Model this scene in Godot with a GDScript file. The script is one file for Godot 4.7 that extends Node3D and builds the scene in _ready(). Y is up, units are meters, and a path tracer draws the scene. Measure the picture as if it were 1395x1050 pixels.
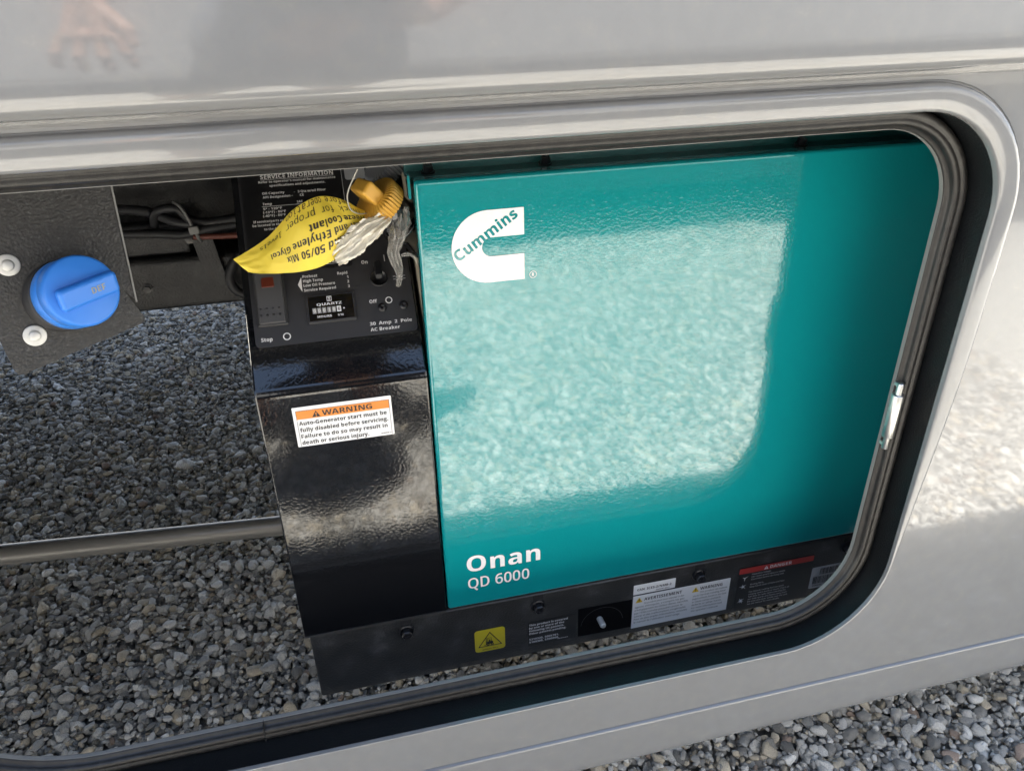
extends Node3D

var sans: Font
var bold: Font
var mono: Font
var medium: Font
var heavy: Font
var used := {}
var M := {}
var rng := RandomNumberGenerator.new()

# ------------------------------------------------------------------ naming
func numbered(called: String) -> String:
	if not used.has(called):
		used[called] = 0
		return called
	used[called] += 1
	return "%s_%03d" % [called, used[called]]

func thing(called: String, label: String, category: String, at := Vector3.ZERO, group := "") -> Node3D:
	var o := Node3D.new()
	o.name = numbered(called)
	add_child(o)
	o.position = at
	o.set_meta("label", label)
	o.set_meta("category", category)
	if group != "":
		o.set_meta("group", group)
	return o

func obj(called: String, mesh: Mesh, m: Material, parent: Node3D = null) -> MeshInstance3D:
	var o := MeshInstance3D.new()
	o.mesh = mesh
	o.material_override = m
	if parent == null:
		o.name = numbered(called)
		add_child(o)
	else:
		o.name = called
		parent.add_child(o, true)
		var root: Node3D = parent
		var off := Transform3D()
		while root != self:
			off = root.transform * off
			root = root.get_parent()
		o.transform = off.affine_inverse()   # shapes are given in world metres
	return o

func struct_obj(called: String, mesh: Mesh, m: Material, label: String) -> MeshInstance3D:
	var o := obj(called, mesh, m)
	o.set_meta("kind", "structure")
	o.set_meta("label", label)
	return o

# ------------------------------------------------------------------ mesh helpers
func begin(flat := true) -> SurfaceTool:
	var st := SurfaceTool.new()
	st.begin(Mesh.PRIMITIVE_TRIANGLES)
	st.set_smooth_group(-1 if flat else 0)
	return st

func done(st: SurfaceTool) -> ArrayMesh:
	st.generate_normals()
	return st.commit()

func tri(st: SurfaceTool, a: Vector3, b: Vector3, c: Vector3) -> void:
	st.add_vertex(a)
	st.add_vertex(b)
	st.add_vertex(c)

func quad(st: SurfaceTool, a: Vector3, b: Vector3, c: Vector3, d: Vector3) -> void:
	tri(st, a, b, c)
	tri(st, a, c, d)

# rows of equal length; columns may close
func grid(st: SurfaceTool, rows: Array, close_cols := false, close_rows := false) -> void:
	var nr := rows.size()
	for r in (nr if close_rows else nr - 1):
		var p: PackedVector3Array = rows[r]
		var q: PackedVector3Array = rows[(r + 1) % nr]
		var n := p.size()
		for k in (n if close_cols else n - 1):
			var j := (k + 1) % n
			quad(st, p[k], p[j], q[j], q[k])

func fan(st: SurfaceTool, ring: PackedVector3Array, flip := false) -> void:
	var c := Vector3.ZERO
	for p in ring:
		c += p
	c /= ring.size()
	for k in ring.size():
		var a := ring[k]
		var b := ring[(k + 1) % ring.size()]
		if flip:
			tri(st, c, b, a)
		else:
			tri(st, c, a, b)

# box with rounded edges: chamfer rings along local z
func rbox(st: SurfaceTool, t: Transform3D, size: Vector3, r := 0.002, seg := 3) -> void:
	var h := size / 2.0
	r = min(r, min(h.x, min(h.y, h.z)) * 0.98)
	var rows := []
	var ins := []
	for k in seg + 1:
		var a := PI / 2 * k / seg
		ins.append(Vector2(-h.z + r * (1 - sin(a)), r * (1 - cos(a))))
	ins.reverse()
	var all := []
	for k in range(seg, -1, -1):
		pass
	for k in seg + 1:
		var a := PI / 2 * k / seg
		all.append(Vector2(-h.z + r * (1 - sin(a)) , r * (1 - cos(a))))
	all.reverse()
	var full := []
	for e in all:
		full.append(e)
	for k in range(all.size() - 1, -1, -1):
		full.append(Vector2(-all[k].x, all[k].y))
	for e in full:
		var row := PackedVector3Array()
		var hx: float = h.x - r
		var hy: float = h.y - r
		var rr: float = max(r - e.y, 0.00002)
		for c in 4:
			var sx: float = [1, -1, -1, 1][c]
			var sy: float = [1, 1, -1, -1][c]
			for k in seg + 1:
				var a: float = PI / 2 * (c + float(k) / seg)
				row.append(t * Vector3(sx * hx + cos(a) * rr, sy * hy + sin(a) * rr, e.x))
		rows.append(row)
	# close the mesh
	grid(st, rows, true)
	fan(st, rows[0])
	fan(st, rows[rows.size() - 1], true)

func box(st: SurfaceTool, lo: Vector3, hi: Vector3, r := 0.002, seg := 2) -> void:
	rbox(st, Transform3D(Basis(), (lo + hi) / 2.0), hi - lo, r, seg)

# lathe round an axis: profile of (radius, height)
func lathe(st: SurfaceTool, base: Vector3, axis: Vector3, prof: Array, n := 32, rib := 0.0, ribs := 0) -> void:
	var w := axis.normalized()
	var u := w.cross(Vector3.UP if abs(w.y) < 0.9 else Vector3.RIGHT).normalized()
	var v := w.cross(u)
	var rows := []
	for e in prof:
		var row := PackedVector3Array()
		for k in n:
			var a := TAU * k / n
			var rad: float = e.x
			if ribs > 0 and e.x > 0.5 * prof_max(prof):
				rad += rib * clampf(cos(a * ribs) * 1.6, -1.0, 1.0)
			row.append(base + w * e.y + (u * cos(a) + v * sin(a)) * rad)
		rows.append(row)
	grid(st, rows, true)

func prof_max(prof: Array) -> float:
	var m := 0.0
	for e in prof:
		m = max(m, e.x)
	return m

# tube along points
func tube(st: SurfaceTool, pts: Array, rad: float, n := 12, rib := 0.0) -> void:
	var rows := []
	var up := Vector3.UP
	for i in pts.size():
		var d: Vector3 = (pts[min(i + 1, pts.size() - 1)] - pts[max(i - 1, 0)]).normalized()
		if abs(d.dot(up)) > 0.95:
			up = Vector3.RIGHT
		var u := d.cross(up).normalized()
		up = u.cross(d).normalized()
		var r := rad + (rib if i % 2 == 0 else 0.0)
		var row := PackedVector3Array()
		for k in n:
			var a := TAU * k / n
			row.append(pts[i] + (u * cos(a) + up * sin(a)) * r)
		rows.append(row)
	grid(st, rows, true)
	fan(st, rows[0], true)
	fan(st, rows[rows.size() - 1])

func spline(pts: Array, per := 8) -> Array:
	var o := []
	for i in pts.size() - 1:
		var a: Vector3 = pts[max(i - 1, 0)]
		var b: Vector3 = pts[i]
		var c: Vector3 = pts[i + 1]
		var d: Vector3 = pts[min(i + 2, pts.size() - 1)]
		for k in per:
			o.append(b.cubic_interpolate(c, a, d, float(k) / per))
	o.append(pts[pts.size() - 1])
	return o

# flat polygon in the xy plane of t, with thickness downwards (-z)
func plate(st: SurfaceTool, t: Transform3D, poly: PackedVector2Array, thick := 0.0) -> void:
	var idx := Geometry2D.triangulate_polygon(poly)
	for k in range(0, idx.size(), 3):
		var a := poly[idx[k]]
		var b := poly[idx[k + 1]]
		var c := poly[idx[k + 2]]
		if (b - a).cross(c - a) > 0:
			var s := b
			b = c
			c = s
		tri(st, t * Vector3(a.x, a.y, 0), t * Vector3(b.x, b.y, 0), t * Vector3(c.x, c.y, 0))
		if thick > 0.0:
			tri(st, t * Vector3(a.x, a.y, -thick), t * Vector3(c.x, c.y, -thick), t * Vector3(b.x, b.y, -thick))
	if thick > 0.0:
		for k in poly.size():
			var a := poly[k]
			var b := poly[(k + 1) % poly.size()]
			quad(st, t * Vector3(a.x, a.y, 0), t * Vector3(b.x, b.y, 0), t * Vector3(b.x, b.y, -thick), t * Vector3(a.x, a.y, -thick))

func rrect(x0: float, y0: float, x1: float, y1: float, r: float, seg := 5) -> PackedVector2Array:
	var o := PackedVector2Array()
	for c in 4:
		var cx: float = [x1 - r, x0 + r, x0 + r, x1 - r][c]
		var cy: float = [y1 - r, y1 - r, y0 + r, y0 + r][c]
		for k in seg + 1:
			var a: float = PI / 2 * (c + float(k) / seg)
			o.append(Vector2(cx + cos(a) * r, cy + sin(a) * r))
	return o

func ring2(st: SurfaceTool, t: Transform3D, c: Vector2, r0: float, r1: float, n := 24, a0 := 0.0, a1 := TAU) -> void:
	for k in n:
		var a := a0 + (a1 - a0) * k / n
		var b := a0 + (a1 - a0) * (k + 1) / n
		var p := func(r: float, g: float) -> Vector3: return t * Vector3(c.x + cos(g) * r, c.y + sin(g) * r, 0)
		quad(st, p.call(r1, a), p.call(r0, a), p.call(r0, b), p.call(r1, b))

# ------------------------------------------------------------------ lettering
const FS := 40
var base_of := {}
# writes a line on plane t (x right, y up, origin of the plane); at = left end of the baseline, h = capital height, w = total width (0: natural)
func write(st: SurfaceTool, s: String, font: Font, t: Transform3D, at: Vector2, h: float, w := 0.0, skew := 0.0, warp = null, turn := 0.0, align := 0) -> void:
	var tm := TextMesh.new()
	tm.font = font
	tm.font_size = FS
	tm.pixel_size = 1.0
	tm.depth = 0.0
	tm.curve_step = 3.0 if h > 0.006 else 8.0
	if h > 0.02:
		tm.curve_step = 1.0
	tm.text = s
	tm.horizontal_alignment = HORIZONTAL_ALIGNMENT_LEFT
	if not base_of.has(font):
		var th := TextMesh.new()
		th.font = font
		th.font_size = FS
		th.pixel_size = 1.0
		th.depth = 0.0
		th.text = "H"
		th.horizontal_alignment = HORIZONTAL_ALIGNMENT_LEFT
		var hb := th.get_aabb()
		base_of[font] = Vector2(hb.position.y, hb.size.y)
	if tm.get_surface_count() == 0:
		return
	var arr := tm.surface_get_arrays(0)
	var v: PackedVector3Array = arr[Mesh.ARRAY_VERTEX]
	var ix = arr[Mesh.ARRAY_INDEX]
	var lo := 1e9
	var hi := -1e9
	for p in v:
		lo = min(lo, p.x)
		hi = max(hi, p.x)
	var sc: float = h / base_of[font].y
	var sx := sc
	if w > 0.0:
		sx = w / max(hi - lo, 0.001)
	var cs := cos(turn)
	var sn := sin(turn)
	var o := PackedVector3Array()
	o.resize(v.size())
	for k in v.size():
		var x: float = (v[k].x - lo) * sx
		if align == 1:
			x -= (hi - lo) * sx / 2.0
		var y: float = (v[k].y - base_of[font].x) * sc
		x += y * skew
		var q := Vector2(at.x + x * cs - y * sn, at.y + x * sn + y * cs)
		o[k] = warp.call(q) if warp != null else t * Vector3(q.x, q.y, 0)
	if ix != null and ix.size() > 0:
		for k in ix:
			st.add_vertex(o[k])
	else:
		for p in o:
			st.add_vertex(p)

func panel_at(origin: Vector3, x: Vector3, y: Vector3) -> Transform3D:
	var bx := x.normalized()
	var bz := bx.cross(y).normalized()
	return Transform3D(Basis(bx, bz.cross(bx), bz), origin)

func lift(t: Transform3D, d: float) -> Transform3D:
	return Transform3D(t.basis, t.origin + t.basis.z * d)

# ------------------------------------------------------------------ materials
func mat(c: Color, rough: float, metal := 0.0, coat := 0.0, spec := 0.5) -> StandardMaterial3D:
	var m := StandardMaterial3D.new()
	m.albedo_color = c.linear_to_srgb()
	m.roughness = rough
	m.metallic = metal
	m.metallic_specular = spec
	if coat > 0.0:
		m.clearcoat_enabled = true
		m.clearcoat = coat
		m.clearcoat_roughness = 0.04
	m.cull_mode = BaseMaterial3D.CULL_DISABLED
	return m

func noise_tex(freq: float, octaves: int, size := 512, ramp: Gradient = null, normal := false, bump := 8.0, cells := false, sd := 1) -> NoiseTexture2D:
	var n := FastNoiseLite.new()
	n.noise_type = FastNoiseLite.TYPE_CELLULAR if cells else FastNoiseLite.TYPE_SIMPLEX_SMOOTH
	n.frequency = freq
	n.fractal_octaves = octaves
	n.seed = sd
	var t := NoiseTexture2D.new()
	t.width = size
	t.height = size
	t.seamless = true
	t.noise = n
	t.generate_mipmaps = true
	if ramp != null:
		t.color_ramp = ramp
	if normal:
		t.as_normal_map = true
		t.bump_strength = bump
	return t

func ramp_of(stops: Array) -> Gradient:
	var g := Gradient.new()
	var o := PackedFloat32Array()
	var c := PackedColorArray()
	for s in stops:
		o.append(s[0])
		c.append((s[1] as Color).linear_to_srgb())
	g.offsets = o
	g.colors = c
	return g

func grey(v: float) -> Color:
	return Color(v, v, v)

func tri_map(m: StandardMaterial3D, metres: float, world := true) -> void:
	m.uv1_triplanar = true
	m.uv1_world_triplanar = world
	m.uv1_scale = Vector3.ONE / metres

func peel(m: StandardMaterial3D, tex: Texture2D, scale: float) -> void:
	m.normal_enabled = true
	m.normal_texture = tex
	m.normal_scale = scale

func _ready() -> void:
	# camera
	var cam := Camera3D.new()
	cam.name = "camera"
	cam.fov = 53.57
	cam.near = 0.02
	cam.far = 900.0
	add_child(cam)
	cam.transform = Transform3D(Basis(Vector3(0.9724, -0.0188, 0.2327), Vector3(0.1290, 0.8743, -0.4680), Vector3(-0.1947, 0.4851, 0.8525)).orthonormalized(), Vector3(0, 1.14, 0.56))
	cam.current = true
	# sky, sun, exposure
	var env := Environment.new()
	var sky := Sky.new()
	var sm := ProceduralSkyMaterial.new()
	sm.sky_top_color = Color(0.46, 0.55, 0.69)
	sm.sky_horizon_color = Color(0.84, 0.87, 0.90)
	sm.sky_curve = 0.12
	sm.ground_bottom_color = Color(0.4, 0.39, 0.37)
	sm.ground_horizon_color = Color(0.6, 0.62, 0.62)
	sm.sun_angle_max = 1.0
	sm.energy_multiplier = 0.36
	sky.sky_material = sm
	env.background_mode = Environment.BG_SKY
	env.sky = sky
	env.tonemap_mode = Environment.TONE_MAPPER_LINEAR
	env.tonemap_exposure = 10.0
	env.sdfgi_enabled = true
	env.ssao_enabled = true
	env.ssil_enabled = true
	var we := WorldEnvironment.new()
	we.name = "world_environment"
	we.environment = env
	add_child(we)
	var sun := DirectionalLight3D.new()
	sun.name = "sun"
	sun.light_energy = 1.5
	sun.light_color = Color(1.0, 0.985, 0.955)
	sun.light_angular_distance = 0.5
	sun.shadow_enabled = true
	add_child(sun)
	var el := deg_to_rad(78.5)
	var az := deg_to_rad(-14.0)
	var dir := Vector3(sin(az) * cos(el), -sin(el), cos(az) * cos(el))
	sun.transform = Transform3D(Basis.looking_at(dir, Vector3(0, 0, 1)), Vector3(0, 6, 0))

	make_materials()
	build_ground()
	build_motorhome()
	build_generator()
	build_tag()
	build_wrap()
	build_neighbours()
	build_person()

func make_materials() -> void:
	sans = SystemFont.new()
	sans.font_names = PackedStringArray(["Droid Sans"])
	var bf := SystemFont.new()
	bf.font_names = PackedStringArray(["Droid Sans"])
	bf.font_weight = 700
	bold = bf
	var mf := FontVariation.new()
	mf.base_font = sans
	mf.variation_embolden = 0.45
	medium = mf
	var hf := FontVariation.new()
	hf.base_font = bold
	hf.variation_embolden = 0.25
	heavy = hf
	mono = SystemFont.new()
	mono.font_names = PackedStringArray(["Droid Sans Mono"])

	var peel_tex := noise_tex(0.05, 2, 1024, null, true, 6.0, false, 3)
	var fine_tex := noise_tex(0.2, 2, 512, null, true, 4.0, false, 5)

	M.paint = mat(Color(1, 1, 1), 0.2, 0.0, 0.9)
	M.paint.albedo_texture = noise_tex(0.02, 5, 1024, ramp_of([[0.0, Color(0.196, 0.199, 0.203)], [0.6, Color(0.204, 0.207, 0.210)], [0.85, Color(0.212, 0.213, 0.212)], [1.0, Color(0.235, 0.233, 0.225)]]), false, 8, false, 41)
	tri_map(M.paint, 0.5)
	peel(M.paint, noise_tex(0.03, 2, 512, null, true, 3.0, false, 9), 0.03)
	M.teal = mat(Color(0.004, 0.235, 0.252), 0.035, 0.0, 1.0)
	tri_map(M.teal, 0.22)
	peel(M.teal, peel_tex, 0.065)
	M.teal_dark = mat(Color(0.02, 0.12, 0.115), 0.3)
	tri_map(M.teal_dark, 0.22)
	peel(M.teal_dark, peel_tex, 0.16)
	M.gloss_black = mat(Color(0.006, 0.0065, 0.008), 0.05, 0.0, 0.6)
	tri_map(M.gloss_black, 0.22)
	peel(M.gloss_black, peel_tex, 0.05)
	M.satin_black = mat(Color(1, 1, 1), 0.38)
	M.satin_black.albedo_texture = noise_tex(0.012, 4, 512, ramp_of([[0.0, grey(0.016)], [0.45, grey(0.022)], [0.72, grey(0.032)], [1.0, grey(0.075)]]), false, 8, false, 21)
	tri_map(M.satin_black, 0.35)
	peel(M.satin_black, fine_tex, 0.15)
	M.matte_black = mat(Color(0.012, 0.012, 0.013), 0.7)
	M.rail = mat(Color(1, 1, 1), 0.5)
	M.rail.albedo_texture = noise_tex(0.02, 4, 512, ramp_of([[0.0, grey(0.016)], [0.6, grey(0.026)], [1.0, grey(0.05)]]), false, 8, false, 4)
	tri_map(M.rail, 0.4)
	peel(M.rail, fine_tex, 0.25)
	M.channel = mat(Color(0.008, 0.009, 0.010), 0.38, 0.0, 0.0, 0.35)
	tri_map(M.channel, 0.3)
	peel(M.channel, fine_tex, 0.1)
	M.rubber = mat(Color(1, 1, 1), 0.42)
	M.rubber.albedo_texture = noise_tex(0.03, 3, 512, ramp_of([[0.0, Color(0.010, 0.0098, 0.0095)], [0.6, Color(0.018, 0.017, 0.016)], [1.0, Color(0.036, 0.033, 0.030)]]), false, 8, false, 8)
	tri_map(M.rubber, 0.2)
	peel(M.rubber, fine_tex, 0.12)
	M.plate_black = mat(Color(0.028, 0.028, 0.031), 0.42)
	tri_map(M.plate_black, 0.1)
	peel(M.plate_black, fine_tex, 0.12)
	M.label_black = mat(Color(0.010, 0.010, 0.011), 0.35)
	M.switch_black = mat(Color(0.024, 0.024, 0.026), 0.5)
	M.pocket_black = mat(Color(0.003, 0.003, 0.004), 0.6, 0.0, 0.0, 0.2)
	M.rocker_grey = mat(Color(0.045, 0.045, 0.048), 0.5)
	M.def_plate = mat(Color(1, 1, 1), 0.5)
	M.def_plate.albedo_texture = noise_tex(0.12, 4, 512, ramp_of([[0.0, grey(0.018)], [0.60, grey(0.026)], [0.74, grey(0.034)], [0.90, grey(0.10)]]), false, 8, false, 14)
	tri_map(M.def_plate, 0.3)
	peel(M.def_plate, fine_tex, 0.35)
	M.white = mat(Color(0.80, 0.80, 0.80), 0.4)
	M.ink_white = mat(Color(0.72, 0.72, 0.72), 0.5)
	M.ink_black = mat(Color(0.02, 0.02, 0.022), 0.5)
	M.orange = mat(Color(0.72, 0.24, 0.035), 0.4)
	M.red = mat(Color(0.42, 0.035, 0.03), 0.45)
	M.red_lens = mat(Color(0.10, 0.018, 0.008), 0.3)
	M.label_yellow = mat(Color(0.62, 0.50, 0.02), 0.4)
	M.symbol_yellow = mat(Color(0.75, 0.50, 0.03), 0.45)
	M.label_silver = mat(Color(0.42, 0.43, 0.45), 0.38, 0.2)
	M.tag_yellow = mat(Color(0.82, 0.63, 0.06), 0.5)
	M.tag_yellow.backlight_enabled = true
	M.tag_yellow.backlight = Color(0.25, 0.18, 0.02)
	M.cap_yellow = mat(Color(0.62, 0.34, 0.045), 0.45)
	M.cap_grey = mat(Color(0.16, 0.165, 0.17), 0.5)
	M.cap_blue = mat(Color(0.032, 0.205, 0.70), 0.4)
	tri_map(M.cap_blue, 0.05)
	peel(M.cap_blue, fine_tex, 0.08)
	M.gold_ink = mat(Color(0.30, 0.31, 0.24), 0.6)
	M.foam = mat(Color(0.36, 0.32, 0.24), 0.9)
	M.zinc = mat(Color(0.62, 0.62, 0.60), 0.3, 0.9)
	M.washer = mat(Color(0.60, 0.60, 0.58), 0.45, 0.35)
	M.chrome = mat(Color(0.74, 0.74, 0.72), 0.34, 1.0)
	M.bolt = mat(Color(0.012, 0.012, 0.014), 0.3)
	M.steel_tube = mat(Color(0.25, 0.24, 0.225), 0.34, 0.3)
	tri_map(M.steel_tube, 0.2)
	peel(M.steel_tube, fine_tex, 0.12)
	M.copper_hose = mat(Color(0.16, 0.045, 0.028), 0.45)
	M.tie_grey = mat(Color(0.22, 0.22, 0.21), 0.5)
	M.thread = mat(Color(0.5, 0.48, 0.42), 0.7)
	M.wrap = mat(Color(0.80, 0.76, 0.66), 0.3)
	M.wrap.backlight_enabled = true
	M.wrap.backlight = Color(0.3, 0.28, 0.22)
	M.clear_wrap = mat(Color(0.75, 0.73, 0.68), 0.12)
	M.clear_wrap.transparency = BaseMaterial3D.TRANSPARENCY_ALPHA
	M.clear_wrap.albedo_color.a = 0.24
	M.window_bar = mat(Color(0.3, 0.3, 0.3), 0.3)
	M.meter_face = mat(Color(0.006, 0.006, 0.007), 0.15)
	M.stone = mat(Color(1, 1, 1), 0.85, 0.0, 0.0, 0.35)
	M.stone.vertex_color_use_as_albedo = true
	M.stone.albedo_texture = noise_tex(0.03, 6, 512, ramp_of([[0.0, grey(0.30)], [0.33, grey(0.66)], [0.47, grey(0.92)], [0.58, grey(1.0)], [1.0, grey(1.0)]]), false, 8, false, 17)
	M.stone.uv1_triplanar = true
	M.stone.uv1_scale = Vector3.ONE * 0.45
	peel(M.stone, noise_tex(0.06, 5, 512, null, true, 8.0, false, 18), 0.9)
	M.ground = mat(Color(1, 1, 1), 0.95, 0.0, 0.0, 0.3)
	M.ground.albedo_texture = noise_tex(0.05, 4, 1024, ramp_of([[0.0, Color(0.14, 0.135, 0.12)], [0.45, Color(0.30, 0.29, 0.265)], [1.0, Color(0.48, 0.465, 0.43)]]), false, 8, true, 31)
	tri_map(M.ground, 1.0)
	M.white_paint = mat(Color(0.42, 0.42, 0.42), 0.3, 0.0, 0.6)
	M.charcoal = mat(Color(0.02, 0.021, 0.023), 0.5)
	M.glass_dark = mat(Color(0.015, 0.016, 0.018), 0.05)
	M.tyre = mat(Color(0.02, 0.02, 0.02), 0.85)
	M.skin = mat(Color(0.46, 0.25, 0.17), 0.5)
	M.shirt = mat(Color(0.10, 0.11, 0.14), 0.9)
	M.shorts = mat(Color(0.03, 0.032, 0.038), 0.9)
	M.hat = mat(Color(0.015, 0.016, 0.02), 0.95, 0.0, 0.0, 0.2)
	M.hair = mat(Color(0.05, 0.035, 0.025), 0.7)

func stone_mesh(sd: int, rough: float, cut_lo: float, facets: bool) -> Mesh:
	var sp := SphereMesh.new()
	sp.radius = 1.0
	sp.height = 2.0
	sp.radial_segments = 14
	sp.rings = 8
	var arr := sp.surface_get_arrays(0)
	var v: PackedVector3Array = arr[Mesh.ARRAY_VERTEX]
	var n := FastNoiseLite.new()
	n.seed = sd
	n.frequency = 1.0
	n.fractal_octaves = 3
	var r := RandomNumberGenerator.new()
	r.seed = sd
	var cuts := []
	for k in 11:
		cuts.append([Vector3(r.randfn(), r.randfn(), r.randfn()).normalized(), r.randf_range(cut_lo, 0.92)])
	for i in v.size():
		var p := v[i].normalized()
		p *= 1.0 + rough * n.get_noise_3dv(p)
		for c in cuts:
			var d: float = p.dot(c[0]) - c[1]
			if d > 0:
				p -= c[0] * d * 0.95
		v[i] = p
	var st := SurfaceTool.new()
	st.begin(Mesh.PRIMITIVE_TRIANGLES)
	st.set_smooth_group(-1 if facets else 0)
	var ix: PackedInt32Array = arr[Mesh.ARRAY_INDEX]
	for k in ix:
		st.set_color(Color(1, 1, 1))
		st.add_vertex(v[k])
	if not facets:
		st.index()
	st.generate_normals()
	return st.commit()

func build_ground() -> void:
	var st := begin()
	quad(st, Vector3(-400, -0.022, -400), Vector3(400, -0.022, -400), Vector3(400, -0.022, 400), Vector3(-400, -0.022, 400))
	struct_obj("ground", done(st), M.ground, "flat ground of grey gravel under and around the motorhome")
	var g := Node3D.new()
	g.name = numbered("gravel")
	add_child(g)
	g.set_meta("kind", "stuff")
	g.set_meta("label", "loose grey river gravel covering the ground under and around the motorhome")
	g.set_meta("category", "gravel")
	rng.seed = 2024
	var kinds := 6
	var places := []
	for k in kinds:
		places.append([])
	# two layers, so that smaller stones fill the gaps between the upper ones
	for layer in 3:
		var step: float = [0.0150, 0.0155, 0.0125][layer]
		var z := -3.2
		while z < 2.5:
			var x := -2.0
			var right := 1.75
			if z > 0.2:
				x = -1.0
				right = 2.0
			while x < right:
				if layer == 1 or z < (0.75 if layer == 0 else 0.3):
					var a := 0.0066 + 0.0055 * rng.randf()
					if layer == 1:
						a = 0.0055 + 0.0090 * pow(rng.randf(), 2.2)
						if rng.randf() < 0.03:
							a *= 1.5
					elif layer == 2:
						a = 0.0028 + 0.0030 * rng.randf()
					var sy := a * rng.randf_range(0.45, 0.8)
					var b := Basis.from_euler(Vector3(rng.randfn(0, 0.33), rng.randf() * TAU, rng.randfn(0, 0.33)))
					b = b * Basis.from_scale(Vector3(a * rng.randf_range(0.95, 1.45), sy, a * rng.randf_range(0.75, 1.0)))
					var at := Vector3(x + rng.randf_range(-0.65, 0.65) * step, [-0.014, -0.004, -0.004][layer] + 0.009 * rng.randf(), z + rng.randf_range(-0.65, 0.65) * step)
					# tones: grey, pale, brownish, dark, a few reddish
					var tone := rng.randf()
					var c := Color(0.60, 0.585, 0.545) * rng.randf_range(0.7, 1.25)
					if tone < 0.17:
						c = Color(0.80, 0.785, 0.74) * rng.randf_range(0.8, 1.15)
					elif tone < 0.34:
						c = Color(0.64, 0.565, 0.44) * rng.randf_range(0.7, 1.15)
					elif tone < 0.56:
						c = Color(0.34, 0.33, 0.305) * rng.randf_range(0.6, 1.2)
					elif tone < 0.575:
						c = Color(0.40, 0.31, 0.25) * rng.randf_range(0.7, 1.1)
					places[rng.randi_range(0, kinds - 1)].append([Transform3D(b, at), c])
				x += step
			z += step
	for k in kinds:
		var mm := MultiMesh.new()
		mm.transform_format = MultiMesh.TRANSFORM_3D
		mm.use_colors = true
		mm.mesh = stone_mesh(100 + k * 7, [0.35, 0.5, 0.4, 0.45, 0.55, 0.5][k], [0.75, 0.5, 0.65, 0.45, 0.6, 0.55][k], k in [1, 3, 5])
		mm.instance_count = places[k].size()
		for i in places[k].size():
			mm.set_instance_transform(i, places[k][i][0])
			mm.set_instance_color(i, places[k][i][1])
		var mi := MultiMeshInstance3D.new()
		mi.name = "pebbles"
		mi.multimesh = mm
		mi.material_override = M.stone
		mi.set_meta("kind", "stuff")
		g.add_child(mi, true)

# the vehicle parked opposite, seen in the glossy paint
func build_neighbours() -> void:
	for e in [["parked_trailer", "grey travel trailer with a charcoal skirt parked facing the open bay", 2.35, 4.7, -3.5, 4.6, 0.62]]:
		var t := thing(e[0], e[1], "trailer", Vector3((e[4] + e[5]) / 2, 0, (e[2] + e[3]) / 2))
		var st := begin()
		box(st, Vector3(e[4], e[6], e[2]), Vector3(e[5], 2.9, e[3]), 0.08, 4)
		var body := obj("body_shell", done(st), M.white_paint, t)
		st = begin()
		box(st, Vector3(e[4] + 0.03, 0.22, e[2] + 0.03), Vector3(e[5] - 0.03, e[6] + 0.02, e[3] - 0.03), 0.03, 2)
		obj("lower_skirt", done(st), M.charcoal, t)
		for x in [0.18, 0.62]:
			var wx: float = lerpf(e[4], e[5], x)
			for zz in [[e[2] - 0.006, e[2] + 0.01], [e[3] - 0.01, e[3] + 0.006]]:
				st = begin()
				box(st, Vector3(wx, 1.55, zz[0]), Vector3(wx + 1.1, 2.2, zz[1]), 0.004)
				obj("window", done(st), M.glass_dark, t)
		for x in [0.4, 0.52]:
			for zz in [e[2] + 0.16, e[3] - 0.16]:
				st = begin(false)
				lathe(st, Vector3(lerpf(e[4], e[5], x), 0.34, zz - 0.11), Vector3(0, 0, 1), [Vector2(0.0, 0.0), Vector2(0.2, 0.01), Vector2(0.31, 0.0), Vector2(0.34, 0.03), Vector2(0.34, 0.19), Vector2(0.31, 0.22), Vector2(0.2, 0.21), Vector2(0.0, 0.22)], 32)
				obj("wheel", done(st), M.tyre, t)

# lip contour of the opening (rounded rectangle), pushed outward by d; counter-clockwise from the right side
const OX0 := -0.50
const OX1 := 0.577
const OY0 := 0.4025
const OY1 := 1.026
func contour(d: float, z: float, seg := 14) -> PackedVector3Array:
	var o := PackedVector3Array()
	var rad := [0.097, 0.09, 0.19, 0.118]     # top right, top left, bottom left, bottom right
	var n := 10
	var cs := []
	for c in 4:
		var r: float = rad[c]
		var cx: float = [OX1 - r, OX0 + r, OX0 + r, OX1 - r][c]
		var cy: float = [OY1 - r, OY1 - r, OY0 + r, OY0 + r][c]
		for k in seg + 1:
			var a: float = PI / 2 * (c + float(k) / seg)
			cs.append(Vector2(cx + cos(a) * (r + d), cy + sin(a) * (r + d)))
		cs.append(null)
	# fill the straight runs
	var flat := []
	for e in cs:
		if e != null:
			flat.append(e)
	var m := seg + 1
	for c in 4:
		for k in m:
			var p: Vector2 = flat[c * m + k]
			o.append(Vector3(p.x, p.y, z))
		var a: Vector2 = flat[c * m + m - 1]
		var b: Vector2 = flat[((c + 1) % 4) * m]
		for k in range(1, n):
			var p := a.lerp(b, float(k) / n)
			o.append(Vector3(p.x, p.y, z))
	return o

# how broad the moulded rim is at each point of the contour: full on top, thinner on the right, gone at the bottom
func rim_scale(i: int) -> float:
	var p := contour(0.0, 0.0)[i]
	var mid := (OX0 + OX1) / 2
	var up := clampf((p.y - 0.47) / 0.35, 0.0, 1.0)
	var top := clampf((p.y - 0.93) / 0.09, 0.0, 1.0)
	return 0.13 + 0.75 * up * up * (3 - 2 * up) + 0.12 * top

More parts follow.
